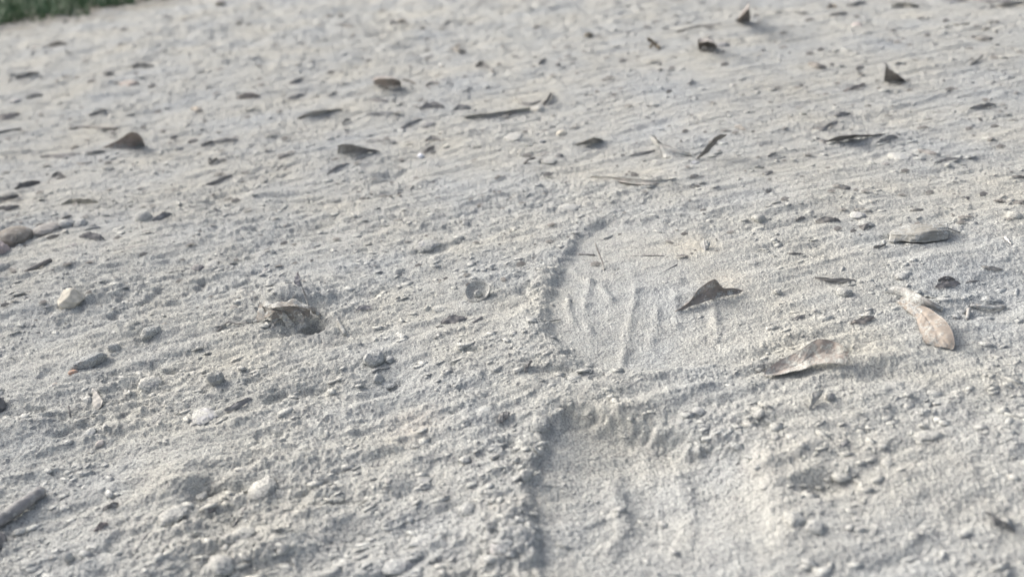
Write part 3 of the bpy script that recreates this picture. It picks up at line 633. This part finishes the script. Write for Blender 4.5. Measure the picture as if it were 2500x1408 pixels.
leaf('pale S-curved leaf flake standing at the left, below the orange pebble', [(222, 948, 3), (226, 965, 2), (224, 985, 1), (231, 1006, .3)], [(230, 947, 4), (240, 962, 4.5), (250, 982, 3.5), (233, 1005, .6)], (.46, .45, .42), cup=.15, dust=.2)
leaf('thin pale flake standing beside a dark stone, below the long tan curled leaf', [(1976, 1000, .2), (1984, 990, .4), (1996, 974, .8)], [(1978, 999, .5), (1983, 965, 4), (2010, 946, 6)], (.40, .39, .37), cup=.2, dust=.5, ragged=.15)
leaf('pale grain-covered flake in the lower middle beside the dark slit scrap', [(1210, 1030, .2), (1222, 1031, .4), (1234, 1022, .4)], [(1220, 1010, 2), (1232, 1004, 3.5), (1244, 1004, 3.5)], (.42, .41, .39), cup=.15, dust=.5)
leaf('pale tilted flake above the dark pointed leaf, casting a soft shadow', [(1712, 605, .2), (1722, 611, .4), (1731, 603, .4)], [(1711, 590, 3), (1722, 586, 4.5), (1735, 590, 4)], (.42, .42, .41), cup=.2, dust=.4)
leaf('tan chip lying flat in the upper left quarter, left of the arched brown leaf', [(289, 209, 0), (312, 212, 0), (340, 206, 0)], [(293, 201, 3), (318, 196, 5), (338, 200, 4)], (.45, .39, .34), cup=.1, dust=.15)
leaf('cream chip lying flat in the upper left quarter, below the arched brown leaf', [(465, 268, 0), (478, 270, .3), (491, 269, 0)], [(467, 262, 3), (478, 260, 4), (491, 264, 3)], (.62, .56, .46), cup=.1, dust=.0)
leaf('tiny white bleached curl near the right edge, below the round stone', [(2451, 578, 1), (2455, 585, .6), (2461, 590, .3), (2469, 596, 0)], [(2456, 576, 2.5), (2460, 583, 1.5), (2465, 589, .9), (2470, 595, .2)], (.8, .8, .78), cup=.4, dust=.0)
# ---- twigs and sticks
for row in [
 ('long thin twig with a bend at each end, left of the upper middle', [(168, 315), (210, 311), (250, 314), (288, 314)], 2.6, (.2, .19, .18), .1),
 ('short black twig at the left edge under the brown-grey leaf', [(-12, 325), (20, 320), (52, 315)], 2.8, (.11, .11, .11), .05),
 ('bent twig at the right end of the light brown rolled leaf', [(981, 195, 4), (1000, 198, 2), (1018, 207, 0)], 2.2, (.17, .16, .15), .1),
 ('crossed brown twig in the upper middle, longer of two crossing', [(1581, 94, 10), (1596, 105, 3), (1611, 118, 0)], 3.6, (.15, .13, .10), .05),
 ('small brown twig crossing under the longer one in the upper middle', [(1586, 117, 0), (1593, 109, 4), (1599, 104, 5)], 3.0, (.17, .15, .12), .05),
 ('pale thin twig at the right, leaning up, near the upper right corner', [(2369, 158), (2383, 148, 1), (2400, 135, 3)], 2.6, (.25, .25, .24), .2),
 ('thin level twig near the upper right corner', [(2316, 60), (2340, 62), (2366, 58)], 2.4, (.22, .22, .2), .15),
 ('long faint twig below the shark-fin leaf', [(1652, 78), (1702, 65), (1735, 63), (1760, 58)], 2.2, (.24, .24, .23), .2),
 ('thin twig lying above the leaning narrow leaf, forked from the pale broken one', [(1590, 372), (1560, 377), (1545, 381)], 1.6, (.2, .2, .2), .1),
 ('curved stick below the grey dome stone', [(1279, 400), (1292, 390), (1306, 385)], 3.0, (.17, .165, .16), .1),
 ('grey weathered stick near the left edge below the round nut', [(61, 665), (80, 655, .3), (105, 643, .6), (126, 633, .5)], 4.6, (.21, .205, .2), .15),
 ('thin wiry twig left of the crumpled burrow leaf', [(530, 808), (545, 795, 1), (558, 785, 2), (578, 790, 1), (604, 786, 2)], 1.7, (.28, .27, .26), .4),
 ('short sand-coated stick right of the crumpled burrow leaf', [(824, 781, 2.5), (833, 797, 1), (843, 816, 0)], 5.0, (.36, .35, .32), .6),
 ('thin upright stem with a bent foot inside the upper shoe print', [(1453, 594, 11), (1461, 615, 7), (1470, 638, 3), (1475, 660, 0)], 1.9, (.30, .29, .27), .3),
 ('dark flat straw at the foot of the thin upright stem', [(1413, 620), (1435, 621, .3), (1453, 622, .3)], 2.4, (.22, .22, .22), .3),
 ('pair of thin straws in a line right of the upright stem', [(1543, 625), (1575, 624), (1620, 624)], 1.8, (.24, .24, .23), .3),
 ('thin pale straw lying across the edge of the shoe print', [(1323, 785), (1345, 783, .6), (1370, 779, .5)], 2.0, (.36, .36, .34), .3),
 ('sand-coated stick lying at the torn rim of the lower shoe print', [(1302, 1088, 1.5), (1311, 1098, .8), (1324, 1112, .2)], 5.0, (.36, .35, .33), .6),
 ('short pale chip of stick in the clods left of the lower shoe print', [(1199, 1120), (1208, 1114), (1217, 1110)], 4.5, (.42, .41, .39), .4),
 ('thick grey stick running out of the left edge near the bottom', [(-30, 1290), (20, 1257, 2), (60, 1228, 2), (106, 1195, 1)], 12.5, (.27, .27, .275), .3),
 ('tiny upright stem at the left near the pale S-curved flake', [(172, 1018, 0), (170, 1005, 1.5), (167, 990, 3)], 2.0, (.2, .2, .2), .1),
 ('thin dark twig in the middle of the lower left, lying level', [(746, 987), (768, 992), (788, 997)], 2.2, (.17, .17, .175), .1),
 ('bent sandy twig at the right edge with a short leg down', [(2369, 745), (2400, 748, 1.5), (2430, 751, 1), (2456, 746, .5)], 4.2, (.35, .34, .32), .6),
 ('short leg-like twig hanging below the bent sandy twig', [(2365, 752, 1.5), (2364, 764, .8), (2361, 778, 0)], 3.6, (.38, .37, .35), .5),
 ('thin grey twig slanting right of the long pale straw, upper print', [(1620, 664), (1640, 652), (1654, 645)], 1.6, (.3, .3, .3), .3),
 ('hair-thin pale fibre arched over the sand left of the caked mound', [(740, 889), (752, 884, 1.2), (762, 892, .2)], 1.0, (.55, .55, .52), .0),
 ('long faint twig slanting up left in the lower left middle', [(330, 1345), (348, 1318), (362, 1300)], 3.4, (.3, .3, .3), .4),
]:
    twig(*row[:3], row[3], row[4])
# ribbed strip
q = crv([(1134, 287), (1165, 283), (1200, 279), (1245, 273), (1294, 266)], 40)
V, F = sheet([P(x, y + 4, .3) for x, y in q], [P(x, y - 4, 4 + 1.4 * (i % 2)) for i, (x, y) in enumerate(q)], .1, 80, 6, seed=8)
tag(mesh_obj('leaf_scrap', V, F, item_mat((.33, .32, .31), .55, 'leaf')), 'long straight ribbed strip lying in the upper middle, left of the pale cream stone', 'leaf piece', GROUPS['leaf'])
# ---- wood chip
def wood_chip():
    A = [(2170, 594, 1.4), (2200, 591, 1.2), (2235, 593, 2.2), (2275, 590, 1.6), (2314, 584, 1.6)]
    B = [(2175, 572, 4.5), (2210, 574, 5.0), (2245, 571, 7), (2280, 565, 7.5), (2317, 561, 7)]
    C = [(2176, 560, 4.0), (2210, 550, 6), (2245, 545, 7.5), (2280, 545, 8), (2313, 543, 7.5)]
    n, k = 60, 32
    a, b, c = crv(PP(A), n), crv(PP(B), n), crv(PP(C), n)
    V = []; F = []; r = np.random.default_rng(4); gro = r.random(k) ** 2 * .0010
    for i in range(n):
        d = c[i] + (0, .002, -.006)
        ring = np.array([a[i], b[i], c[i], d])
        for j in range(k):
            t = j / k * 4; m0 = int(t) % 4; u = t - int(t)
            p = ring[m0] * (1 - u) + ring[(m0 + 1) % 4] * u
            cen = ring.mean(0); o = (p - cen) / np.linalg.norm(p - cen)
            wv = gro[j] * (.4 + .6 * math.sin(i * .11 + j * 2.1)) + .0004 * math.sin(i * .5 + j * 1.7) * (r.random())
            if i < 6: p = cen + (p - cen) * (.75 + .25 * i / 6 + .1 * r.random())
            if j in (7, 10, 13, 16, 19): wv += .0009 * (.55 + .45 * math.sin(i * .17 + j))
            V.append(p - o * wv)
    for i in range(n - 1):
        for j in range(k):
            F.append((i * k + j, i * k + (j + 1) % k, (i + 1) * k + (j + 1) % k, (i + 1) * k + j))
    F.append(tuple(range(k - 1, -1, -1))); F.append(tuple((n - 1) * k + j for j in range(k)))
    return np.array(V), F
V, F = wood_chip()
tag(mesh_obj('wood_chip', V, F, item_mat((.29, .29, .27), .5, 'wood')), 'weathered grey wood chip with split grain lying at the right, above the tan oval leaf', 'wood chip')
twig('thin splinter at the right end of the weathered wood chip', [(2312, 556, 4), (2328, 562, 2), (2345, 568, 0)], 1.8, (.4, .39, .37), .3)
# ---- shell, nut
rock('half-buried cream shell with a curled rim, left of the dark leaf fin', 333, 370, 515, 550, (.43, .42, .375), .3, ang=.1, rough=.03, name='shell', cat='shell')
n_ = rock('round grey-brown nut with a dark crack, near the left edge', -4, 69, 556, 604, (.21, .195, .17), .18, ang=.03, rough=.012, name='nut', bury=.12, flatz=1.0, cat='nut')
V, F = tube([P(40, 572, 9), P(41, 580, 8.5), P(40, 588, 7)], .0006, seed=2)
mesh_obj('crack_scar', V, F, item_mat((.05, .05, .045), 0, 'leaf'), n_)
# ---- stones
for row in [
 ('white faceted stone with one shaded side, at the left', 147, 202, 705, 757, dict(col=(.57, .545, .47), dust=.05, ang=1.0, rough=.015, bury=.15)),
 ('sand-crusted oval pebble between the white faceted stone and the long rock', 343, 397, 790, 834, dict(col=(.40, .39, .375), dust=.55, ang=.25, yaw=.6, asp=.6)),
 ('long sand-covered rock behind the orange pebble', 176, 268, 851, 916, dict(col=(.46, .43, .38), dust=.5, ang=.6, yaw=.72, asp=.42, bury=.2, flatz=.72)),
 ('small pale rock end at the upper right tip of the long sand-covered rock', 263, 292, 834, 868, dict(col=(.38, .38, .35), dust=.5, ang=.6, yaw=.9)),
 ('small orange pebble at the lower left tip of the long sand-covered rock', 167, 189, 900, 921, dict(col=(.50, .30, .20), dust=.25, ang=.6, bury=.15)),
 ('faint orange-brown crumb below the orange pebble', 120, 142, 935, 950, dict(col=(.42, .28, .22), dust=.35, ang=.5)),
 ('upright grey-green stone in the lower left middle', 507, 548, 904, 955, dict(col=(.26, .275, .27), dust=.25, ang=.8, bury=.1)),
 ('flat pale blue-grey stone below the upright grey-green stone', 455, 541, 996, 1042, dict(col=(.42, .43, .455), dust=.25, ang=.8, bury=.45)),
 ('flat bluish slab left of the upright grey-green stone', 335, 402, 917, 966, dict(col=(.36, .37, .39), dust=.45, ang=.8, bury=.45)),
 ('angular grey stone with a dark leaf bit at its left, centre left', 1012, 1078, 581, 620, dict(col=(.34, .345, .36), dust=.4, ang=.85, bury=.2, yaw=-.3)),
 ('small dark stone right of the angular grey stone', 1126, 1153, 600, 612, dict(col=(.26, .26, .26), dust=.3)),
 ('small pale pebble standing upright above the ridge, centre', 1127, 1148, 537, 560, dict(col=(.46, .46, .45), dust=.3, bury=.1)),
 ('orange-tan pebble below and left of the seed cup', 1034, 1052, 745, 764, dict(col=(.50, .38, .26), dust=.45)),
 ('grey stone beside the orange-tan pebble below the seed cup', 1050, 1098, 744, 766, dict(col=(.33, .33, .34), dust=.4)),
 ('large rounded stone crusted with sand, below the centre', 886, 940, 851, 901, dict(col=(.36, .37, .385), dust=.5, ang=.5, bury=.15)),
 ('small round stone at the right side of the large sand-crusted one', 940, 962, 868, 890, dict(col=(.30, .31, .33), dust=.3, ang=.4)),
 ('upright light stone below the large sand-crusted one', 908, 938, 907, 943, dict(col=(.38, .375, .36), dust=.5, ang=.5)),
 ('thin flat chip at the foot of the upright light stone', 931, 966, 933, 949, dict(col=(.30, .30, .31), dust=.4, ang=.6)),
 ('flat pale stone above the shoe print ridge', 1350, 1421, 495, 521, dict(col=(.42, .425, .44), dust=.45, ang=.8, bury=.35)),
 ('grey dome stone half buried in the upper middle', 1229, 1283, 326, 350, dict(col=(.34, .335, .315), dust=.4, ang=.3, bury=.4)),
 ('blue-white glassy pebble in front of the short dark stub leaf', 1019, 1037, 374, 390, dict(col=(.74, .77, .84), dust=0, ang=.8, rough=.02)),
 ('pale cream stone at the right end of the ribbed strip', 1297, 1333, 256, 282, dict(col=(.58, .55, .47), dust=.35, ang=.5)),
 ('cream pebble with a dark right side, right of the grey dome stone', 1355, 1386, 317, 338, dict(col=(.55, .53, .45), dust=.2, ang=.5)),
 ('tan-grey stone with a pale left half, upper right', 2168, 2228, 371, 395, dict(col=(.36, .33, .28), dust=.4, ang=.6)),
 ('small grey stone left of the tan-grey stone', 2118, 2138, 392, 406, dict(col=(.32, .32, .32), dust=.3)),
 ('dark little stone below the tan-grey stone', 2155, 2172, 395, 408, dict(col=(.24, .24, .24), dust=.2)),
 ('bluish stone at the foot of the leaning narrow leaf', 1686, 1712, 392, 409, dict(col=(.33, .35, .39), dust=.3)),
 ('white stone among dark clods at the upper left edge', 26, 55, 240, 258, dict(col=(.56, .55, .53), dust=.2)),
 ('oval smooth grey pebble right of the round nut', 86, 141, 546, 573, dict(col=(.27, .265, .255), dust=.2, ang=.05, rough=.02, bury=.15)),
 ('bluish-grey round stone right of the oval smooth pebble', 147, 182, 534, 562, dict(col=(.37, .385, .41), dust=.3, ang=.2)),
 ('pale round stone touching the bluish-grey one', 180, 212, 533, 560, dict(col=(.44, .44, .42), dust=.35, ang=.3)),
 ('elongated pale chip of stone right of the two round stones', 205, 245, 549, 567, dict(col=(.40, .40, .41), dust=.3, ang=.6, yaw=.35, asp=.4)),
 ('pinkish stone cut off by the left edge below the nut', -22, 20, 588, 642, dict(col=(.46, .40, .40), dust=.15, ang=.5)),
 ('greenish-grey stone at the left edge below the pinkish one', -10, 23, 641, 665, dict(col=(.36, .37, .36), dust=.3, ang=.6)),
 ('tan stone half sunk in the sand, right of the ridge', 1833, 1869, 519, 552, dict(col=(.50, .46, .38), dust=.45, ang=.4)),
 ('small bluish stone below the thin grey-green leaf', 2077, 2112, 517, 538, dict(col=(.33, .345, .37), dust=.25, ang=.6)),
 ('sandy crust stone with a shaded right side, behind the forked dark bit', 2095, 2130, 536, 556, dict(col=(.38, .38, .38), dust=.5, ang=.6)),
 ('round dark stone in a hollow at the right edge', 2459, 2490, 516, 540, dict(col=(.27, .27, .265), dust=.35, ang=.15)),
 ('pale yellow-tan pebble above the dark pointed leaf', 1817, 1851, 633, 648, dict(col=(.56, .51, .43), dust=.3, ang=.3)),
 ('dark round stone with a pointed top between the two large tan leaves', 2045, 2081, 699, 729, dict(col=(.24, .225, .22), dust=.35, ang=.6, bury=.15)),
 ('dark stone beside the thin pale flake in the print bar', 2010, 2040, 955, 985, dict(col=(.25, .25, .26), dust=.4, ang=.5)),
 ('square grey stone set in the clods, lower middle', 1008, 1061, 1161, 1187, dict(col=(.36, .37, .39), dust=.45, ang=.95, bury=.4)),
 ('flat grey stone near the bottom, lower middle', 999, 1068, 1304, 1341, dict(col=(.37, .38, .395), dust=.4, ang=.9, bury=.4)),
 ('wedge-shaped pale stone near the bottom, left of the print edge', 1196, 1255, 1316, 1372, dict(col=(.42, .42, .43), dust=.35, ang=.9, bury=.25)),
 ('broad pale rock at the bottom edge, lower middle', 934, 1018, 1362, 1404, dict(col=(.40, .40, .405), dust=.4, ang=.8, bury=.25)),
 ('short grey stone above the wedge-shaped pale one, in loose clods', 1120, 1150, 1108, 1136, dict(col=(.36, .37, .39), dust=.4, ang=.6)),
 ('pale angular stone with a dark gap at its right, lower left middle', 608, 686, 1162, 1220, dict(col=(.43, .43, .42), dust=.5, ang=.7, bury=.3)),
 ('small round pebble in the dark gap of the caked mound', 481, 508, 1202, 1228, dict(col=(.36, .37, .39), dust=.3, ang=.3, bury=.15)),
 ('grey stone with a dark underside near the bottom, lower left', 566, 624, 1284, 1318, dict(col=(.37, .37, .38), dust=.4, ang=.6)),
 ('flat pale stone near the bottom, lower left', 378, 455, 1236, 1280, dict(col=(.42, .42, .41), dust=.5, ang=.6, bury=.35, yaw=.3)),
 ('pale oval chip left of the caked mound', 207, 238, 1045, 1066, dict(col=(.40, .41, .42), dust=.3, ang=.4)),
 ('small cream pebble below the pale oval chip', 234, 253, 1074, 1090, dict(col=(.56, .52, .48), dust=.15, ang=.3)),
 ('pale pebble standing upright near the bottom left', 156, 177, 1344, 1378, dict(col=(.50, .50, .47), dust=.3, ang=.4, bury=.1)),
 ('large pale rock at the bottom left of the middle', 510, 575, 1350, 1412, dict(col=(.43, .43, .41), dust=.5, ang=.5)),
 ('pale round stone at the bottom right of the print', 1960, 2012, 1265, 1311, dict(col=(.46, .46, .45), dust=.8, ang=.3, bury=.5)),
 ('wider pale stone touching the pale round one, bottom right', 1915, 1968, 1246, 1294, dict(col=(.44, .44, .42), dust=.9, ang=.4, bury=.55)),
 ('tiny grey pebble right of the pale pair near the centre left', 640, 657, 655, 668, dict(col=(.33, .33, .33), dust=.2, ang=.3)),
 ('small tan pebble touching the oval sand-crusted one', 396, 408, 786, 796, dict(col=(.48, .45, .40), dust=.2, ang=.3)),
 ('flat grey stone sunk above the print in the far right sand', 2226, 2300, 1052, 1078, dict(col=(.40, .40, .395), dust=.7, ang=.4, bury=.45)),
]: rock(row[0], *row[1:5], **row[5])
# ---- clods
for row in [
 ('dark lump with a stub, upper left near the white stone', 66, 100, 227, 246, dict(col=(.13, .14, .14), dust=.1)),
 ('blackish lump at the left edge, lower left', -40, 7, 965, 1025, dict(col=(.17, .175, .18), dust=.1)),
 ('blackish blurred lump at the bottom left edge', -50, 12, 1300, 1366, dict(col=(.17, .17, .175), dust=.1)),
 ('round dark clod in the upper left half, above the long grey sliver', 674, 712, 372, 393, dict(col=(.17, .17, .17), dust=.15)),
 ('grey clod between the thin tan leaf and the dark grey leaf', 646, 684, 322, 340, dict(col=(.25, .26, .25), dust=.2)),
 ('small dark clod right of the brown tent leaf', 458, 484, 339, 353, dict(col=(.17, .17, .17), dust=.15)),
 ('dark clod with a flat base, below the small dark clod', 425, 447, 357, 372, dict(col=(.22, .22, .21), dust=.3)),
 ('brown clod near the top edge, left of the upper middle', 968, 992, 47, 62, dict(col=(.17, .155, .13), dust=.1)),
 ('dark brown knotty clod in the upper middle', 1424, 1450, 78, 100, dict(col=(.12, .11, .085), dust=.0)),
 ('round dark crumb in the upper middle, left of the dark dot pair', 1356, 1370, 153, 170, dict(col=(.15, .155, .16), dust=.05)),
 ('lower dark crumb of a pair in the upper middle', 1605, 1619, 166, 180, dict(col=(.15, .155, .15), dust=.05)),
 ('upper dark crumb of a pair in the upper middle', 1606, 1616, 153, 163, dict(col=(.22, .22, .21), dust=.1)),
 ('blue-grey knot of debris right of the torn hooked leaf', 1749, 1785, 104, 122, dict(col=(.19, .20, .22), dust=.1)),
 ('big dark clod on the sand below the lawn edge, upper left middle', 526, 552, 2, 22, dict(col=(.15, .14, .12), dust=.1)),
 ('dark clod pair member under the lawn edge, left one', 576, 592, 52, 66, dict(col=(.17, .17, .15), dust=.1)),
 ('dark clod pair member under the lawn edge, right one', 600, 616, 56, 68, dict(col=(.17, .17, .15), dust=.1)),
 ('dark crumb near the top, above the stub leaf, left one', 795, 812, 36, 52, dict(col=(.17, .16, .14), dust=.1)),
 ('dark crumb near the top, above the stub leaf, right one', 824, 840, 34, 48, dict(col=(.17, .16, .14), dust=.1)),
 ('blue-grey clod beside the narrow dark leaf above the large dark grey leaf', 1028, 1066, 298, 316, dict(col=(.20, .21, .22), dust=.15)),
 ('ragged dark clod cluster left part, below the grey dome stone', 1311, 1345, 371, 385, dict(col=(.19, .19, .185), dust=.2)),
 ('ragged dark clod cluster right part, below the grey dome stone', 1352, 1376, 373, 392, dict(col=(.19, .195, .20), dust=.2)),
 ('broad low clod in front of the ragged dark cluster', 1320, 1362, 386, 402, dict(col=(.25, .25, .245), dust=.35)),
 ('small dark clod in front of the grey dome stone', 1316, 1334, 341, 354, dict(col=(.22, .24, .26), dust=.2)),
 ('long dark clod with two lumps, left of centre', 466, 500, 645, 667, dict(col=(.20, .20, .205), dust=.2, yaw=.2)),
 ('dark right-hand lump of the long clod, left of centre', 502, 537, 638, 656, dict(col=(.19, .19, .2), dust=.25)),
 ('dark flat clod below the stone row at the left', 164, 190, 594, 604, dict(col=(.21, .21, .215), dust=.2)),
 ('small grey clod between the dark pointed leaf and the round dark stone', 1888, 1908, 703, 722, dict(col=(.30, .31, .32), dust=.4)),
 ('dark lump in the bar between the two shoe prints', 1688, 1724, 992, 1021, dict(col=(.28, .28, .29), dust=.4)),
 ('dark clod on the left rim of the bar between the shoe prints', 1168, 1204, 988, 1014, dict(col=(.29, .30, .30), dust=.4)),
 ('ragged lump at the top of the lower print rim', 1290, 1345, 1015, 1065, dict(col=(.36, .36, .36), dust=.6)),
 ('caked lump on the left rim, lower print', 1265, 1300, 1140, 1180, dict(col=(.38, .38, .38), dust=.7)),
 ('caked lump in a dark pit, lower middle', 1118, 1165, 1225, 1262, dict(col=(.38, .38, .38), dust=.7)),
 ('clod at the foot of the grey-tan rocks right of the purple-grey flake', 2398, 2425, 722, 742, dict(col=(.26, .26, .255), dust=.3)),
 ('small dark clod at the right, above the narrow dark crust', 2185, 2215, 665, 685, dict(col=(.30, .31, .33), dust=.4)),
 ('grey lump with a shaded side below the flat pale blue stone', 528, 560, 1118, 1140, dict(col=(.36, .37, .38), dust=.5)),
 ('dark brown crumb near the right edge, upper right', 2386, 2420, 88, 102, dict(col=(.19, .19, .18), dust=.15)),
 ('small dark crumb right of the thin level twig', 2400, 2416, 66, 78, dict(col=(.2, .2, .19), dust=.15)),
 ('pale caked clod on the mound between lower print and lower right leaf', 2030, 2072, 1150, 1176, dict(col=(.36, .36, .36), dust=.7)),
 ('grey crumb on the sand right of the lower print, beside the pale clod', 2150, 2182, 1118, 1142, dict(col=(.35, .35, .36), dust=.6)),
]: clod(row[0], *row[1:5], **row[5])

# ------------------------------------------------------------------ loose crumbs and leaf crumbs nobody could count
def crumbs(name, N, seed, size, mat, flake=0, cat=None):
    r = np.random.default_rng(seed)
    V0, F0 = ICO1 if not flake else (np.array([[-1, -.35, 0], [0, -.5, .12], [1, 0, 0], [.1, .5, .15], [-.8, .3, .05], [0, 0, .25]]), [(0, 1, 5), (1, 2, 5), (2, 3, 5), (3, 4, 5), (4, 0, 5)])
    if flake == 2: V0 = np.array([[-1, -.3, 0], [-.3, -.7, .0], [.8, -.5, 0], [1, .3, 0], [.1, .65, 0], [-.8, .5, 0]]); V0 = np.vstack([V0 * [1, 1, 0] + [0, 0, .16], V0 - [0, 0, .14]]); F0 = [(0, 1, 2), (0, 2, 3), (0, 3, 5), (3, 4, 5)] + [q for i in range(6) for q in ((i, i + 6, (i + 1) % 6 + 6), (i, (i + 1) % 6 + 6, (i + 1) % 6))]
    F0 = np.array(F0); K = len(V0)
    y = .17 * (10 ** (r.random(N) * .95)) if flake != 1 else .46 + 1.75 * r.random(N) ** 1.1
    x = (r.random(N) * 2 - 1) * .85 * np.hypot(y, CAM_H)
    if flake == 1: keep = (x - GL0[0]) * GN[0] + (y - GL0[1]) * GN[1] < .25
    else:
        pn = perlin(x / .05, y / .05, 40) + .5 * perlin(x / .015, y / .015, 41)
        _, ins, rim = bigshape(x, y)
        keep = (pn + .9 * rim + .25 * r.random(N) > .10) & ((ins < .3) | (r.random(N) < .12))
    x, y = x[keep], y[keep]; N = len(x)
    z = height(x, y)
    d = np.hypot(y, CAM_H)
    s = size * (.35 + 1.3 * r.random(N) ** 3) * (1 + .9 * sstep(.5, 1.5, d))
    V = np.repeat(V0[None], N, 0)
    if not flake:
        V = V * (1 + .35 * (r.random((N, K, 1)) - .5)); V = V * (.7 + .6 * r.random((N, 1, 3))) 
    V[:, :, 2] *= .62 if not flake else 1
    a = r.random(N) * 6.28; c, s_ = np.cos(a)[:, None], np.sin(a)[:, None]
    if flake:
        if flake == 2: V = V * (1 + .4 * (r.random((N, K, 1)) - .5)) * np.stack([.7 + .8 * r.random(N), .45 + .7 * r.random(N), np.full(N, 1.)], -1)[:, None]
        t = (r.random(N) - (.3 if flake == 1 else .5))[:, None] * (1.0 if flake == 1 else .9); X, Z = V[:, :, 1] * np.cos(t), V[:, :, 1] * np.sin(t) + V[:, :, 2]
        V[:, :, 1] = X; V[:, :, 2] = Z + (.15 if flake == 1 else -.02)
        a = r.normal(0, .45, N); c, s_ = np.cos(a)[:, None], np.sin(a)[:, None]
    X = V[:, :, 0] * c - V[:, :, 1] * s_; Y = V[:, :, 0] * s_ + V[:, :, 1] * c
    V = np.stack([X * s[:, None] + x[:, None], Y * s[:, None] + y[:, None], V[:, :, 2] * s[:, None] + z[:, None] + .1 * s[:, None]], -1).reshape(-1, 3)
    F = (F0[None] + (np.arange(N) * K)[:, None, None]).reshape(-1, F0.shape[1]).astype(np.int32)
    me = bpy.data.meshes.new(name); me.vertices.add(len(V)); me.vertices.foreach_set('co', V.astype(np.float32).ravel())
    me.loops.add(F.size); me.loops.foreach_set('vertex_index', F.ravel()); me.polygons.add(len(F))
    me.polygons.foreach_set('loop_start', np.arange(0, F.size, 3, dtype=np.int32)); me.update(calc_edges=True)
    if not flake: me.shade_smooth()
    me.materials.append(mat); o = bpy.data.objects.new(name, me); COL.objects.link(o)
    o['kind'] = 'stuff'; o['label'] = cat; return o
crumbs('sand_flakes', 16000, 5, .0019, item_mat((.36, .355, .34), .72, 'clod'), 2, 'countless thin broken flakes of sand crust')
crumbs('sand_crumbs', 15000, 1, .0006, item_mat((.42, .42, .41), .8, 'clod'), False, 'countless small crumbs of caked sand')
crumbs('leaf_crumbs', 3600, 2, .0026, item_mat((.17, .165, .155), .2, 'leaf'), True, 'countless small dark crumbs of leaf')
crumbs('pale_grit', 700, 3, .0010, item_mat((.5, .49, .46), .3, 'stone'), False, 'countless small pale grit')
# ------------------------------------------------------------------ lawn beyond the sand
def lawn():
    r = np.random.default_rng(11); N = 60000
    al = -1.6 + 4.2 * r.random(N); dp = -.07 + (r.random(N) ** 2.0) * 2.2
    base = GL0[None] + GD[None] * al[:, None] + GN[None] * dp[:, None]
    x, y = base[:, 0], base[:, 1]
    thin = perlin(x / .06, y / .06, 50) + .5 * perlin(x / .02, y / .02, 51) + dp * 5 + .3 * r.random(N) > .22
    x, y, dp = x[thin], y[thin], dp[thin]; N = len(x)
    z = np.where(y < 4.5, height(x, y, False), -.013) - .002
    h = (.018 + .035 * r.random(N)) * (.6 + .4 * sstep(-.07, .12, dp)); w = .0011 + .0012 * r.random(N)
    a = r.random(N) * 6.28; ln = .3 + .9 * r.random(N)
    cx, cy = np.cos(a), np.sin(a); V = np.zeros((N, 7, 3))
    for k, (t, ww) in enumerate(((0, 1), (.4, .9), (.75, .6))):
        off = ln * h * t ** 1.8
        for q, sg in enumerate((-1, 1)):
            V[:, 2 * k + q, 0] = x + cx * off - cy * w * ww * sg; V[:, 2 * k + q, 1] = y + cy * off + cx * w * ww * sg; V[:, 2 * k + q, 2] = z + h * t
    V[:, 6, 0] = x + cx * ln * h; V[:, 6, 1] = y + cy * ln * h; V[:, 6, 2] = z + h * .93
    F4 = np.array([[0, 1, 3, 2], [2, 3, 5, 4]]); F3 = np.array([[4, 5, 6]])
    ids = (np.arange(N) * 7)[:, None, None]
    A = (F4[None] + ids).reshape(-1, 4); B = (F3[None] + ids).reshape(-1, 3)
    me = bpy.data.meshes.new('lawn_grass'); me.vertices.add(N * 7); me.vertices.foreach_set('co', V.astype(np.float32).ravel())
    L = np.concatenate([A.ravel(), B.ravel()]).astype(np.int32); me.loops.add(len(L)); me.loops.foreach_set('vertex_index', L)
    ls = np.concatenate([np.arange(len(A)) * 4, len(A) * 4 + np.arange(len(B)) * 3]).astype(np.int32)
    me.polygons.add(len(ls)); me.polygons.foreach_set('loop_start', ls); me.update(calc_edges=True)
    m, n, l, b = newmat('grass_blades')
    g = n.new('ShaderNodeNewGeometry'); nn = noise(n, l, 30, 3, .6, g.outputs['Position'])
    c = ramp(n, l, nn.outputs[0], .3, (.06, .11, .07), .7, (.16, .24, .13)); l.new(c.outputs[0], b.inputs['Base Color'])
    b.inputs['Roughness'].default_value = .6
    me.materials.append(m); o = bpy.data.objects.new('lawn_grass', me); COL.objects.link(o); o['kind'] = 'stuff'; o['label'] = 'short green grass beyond the sand'
lawn()
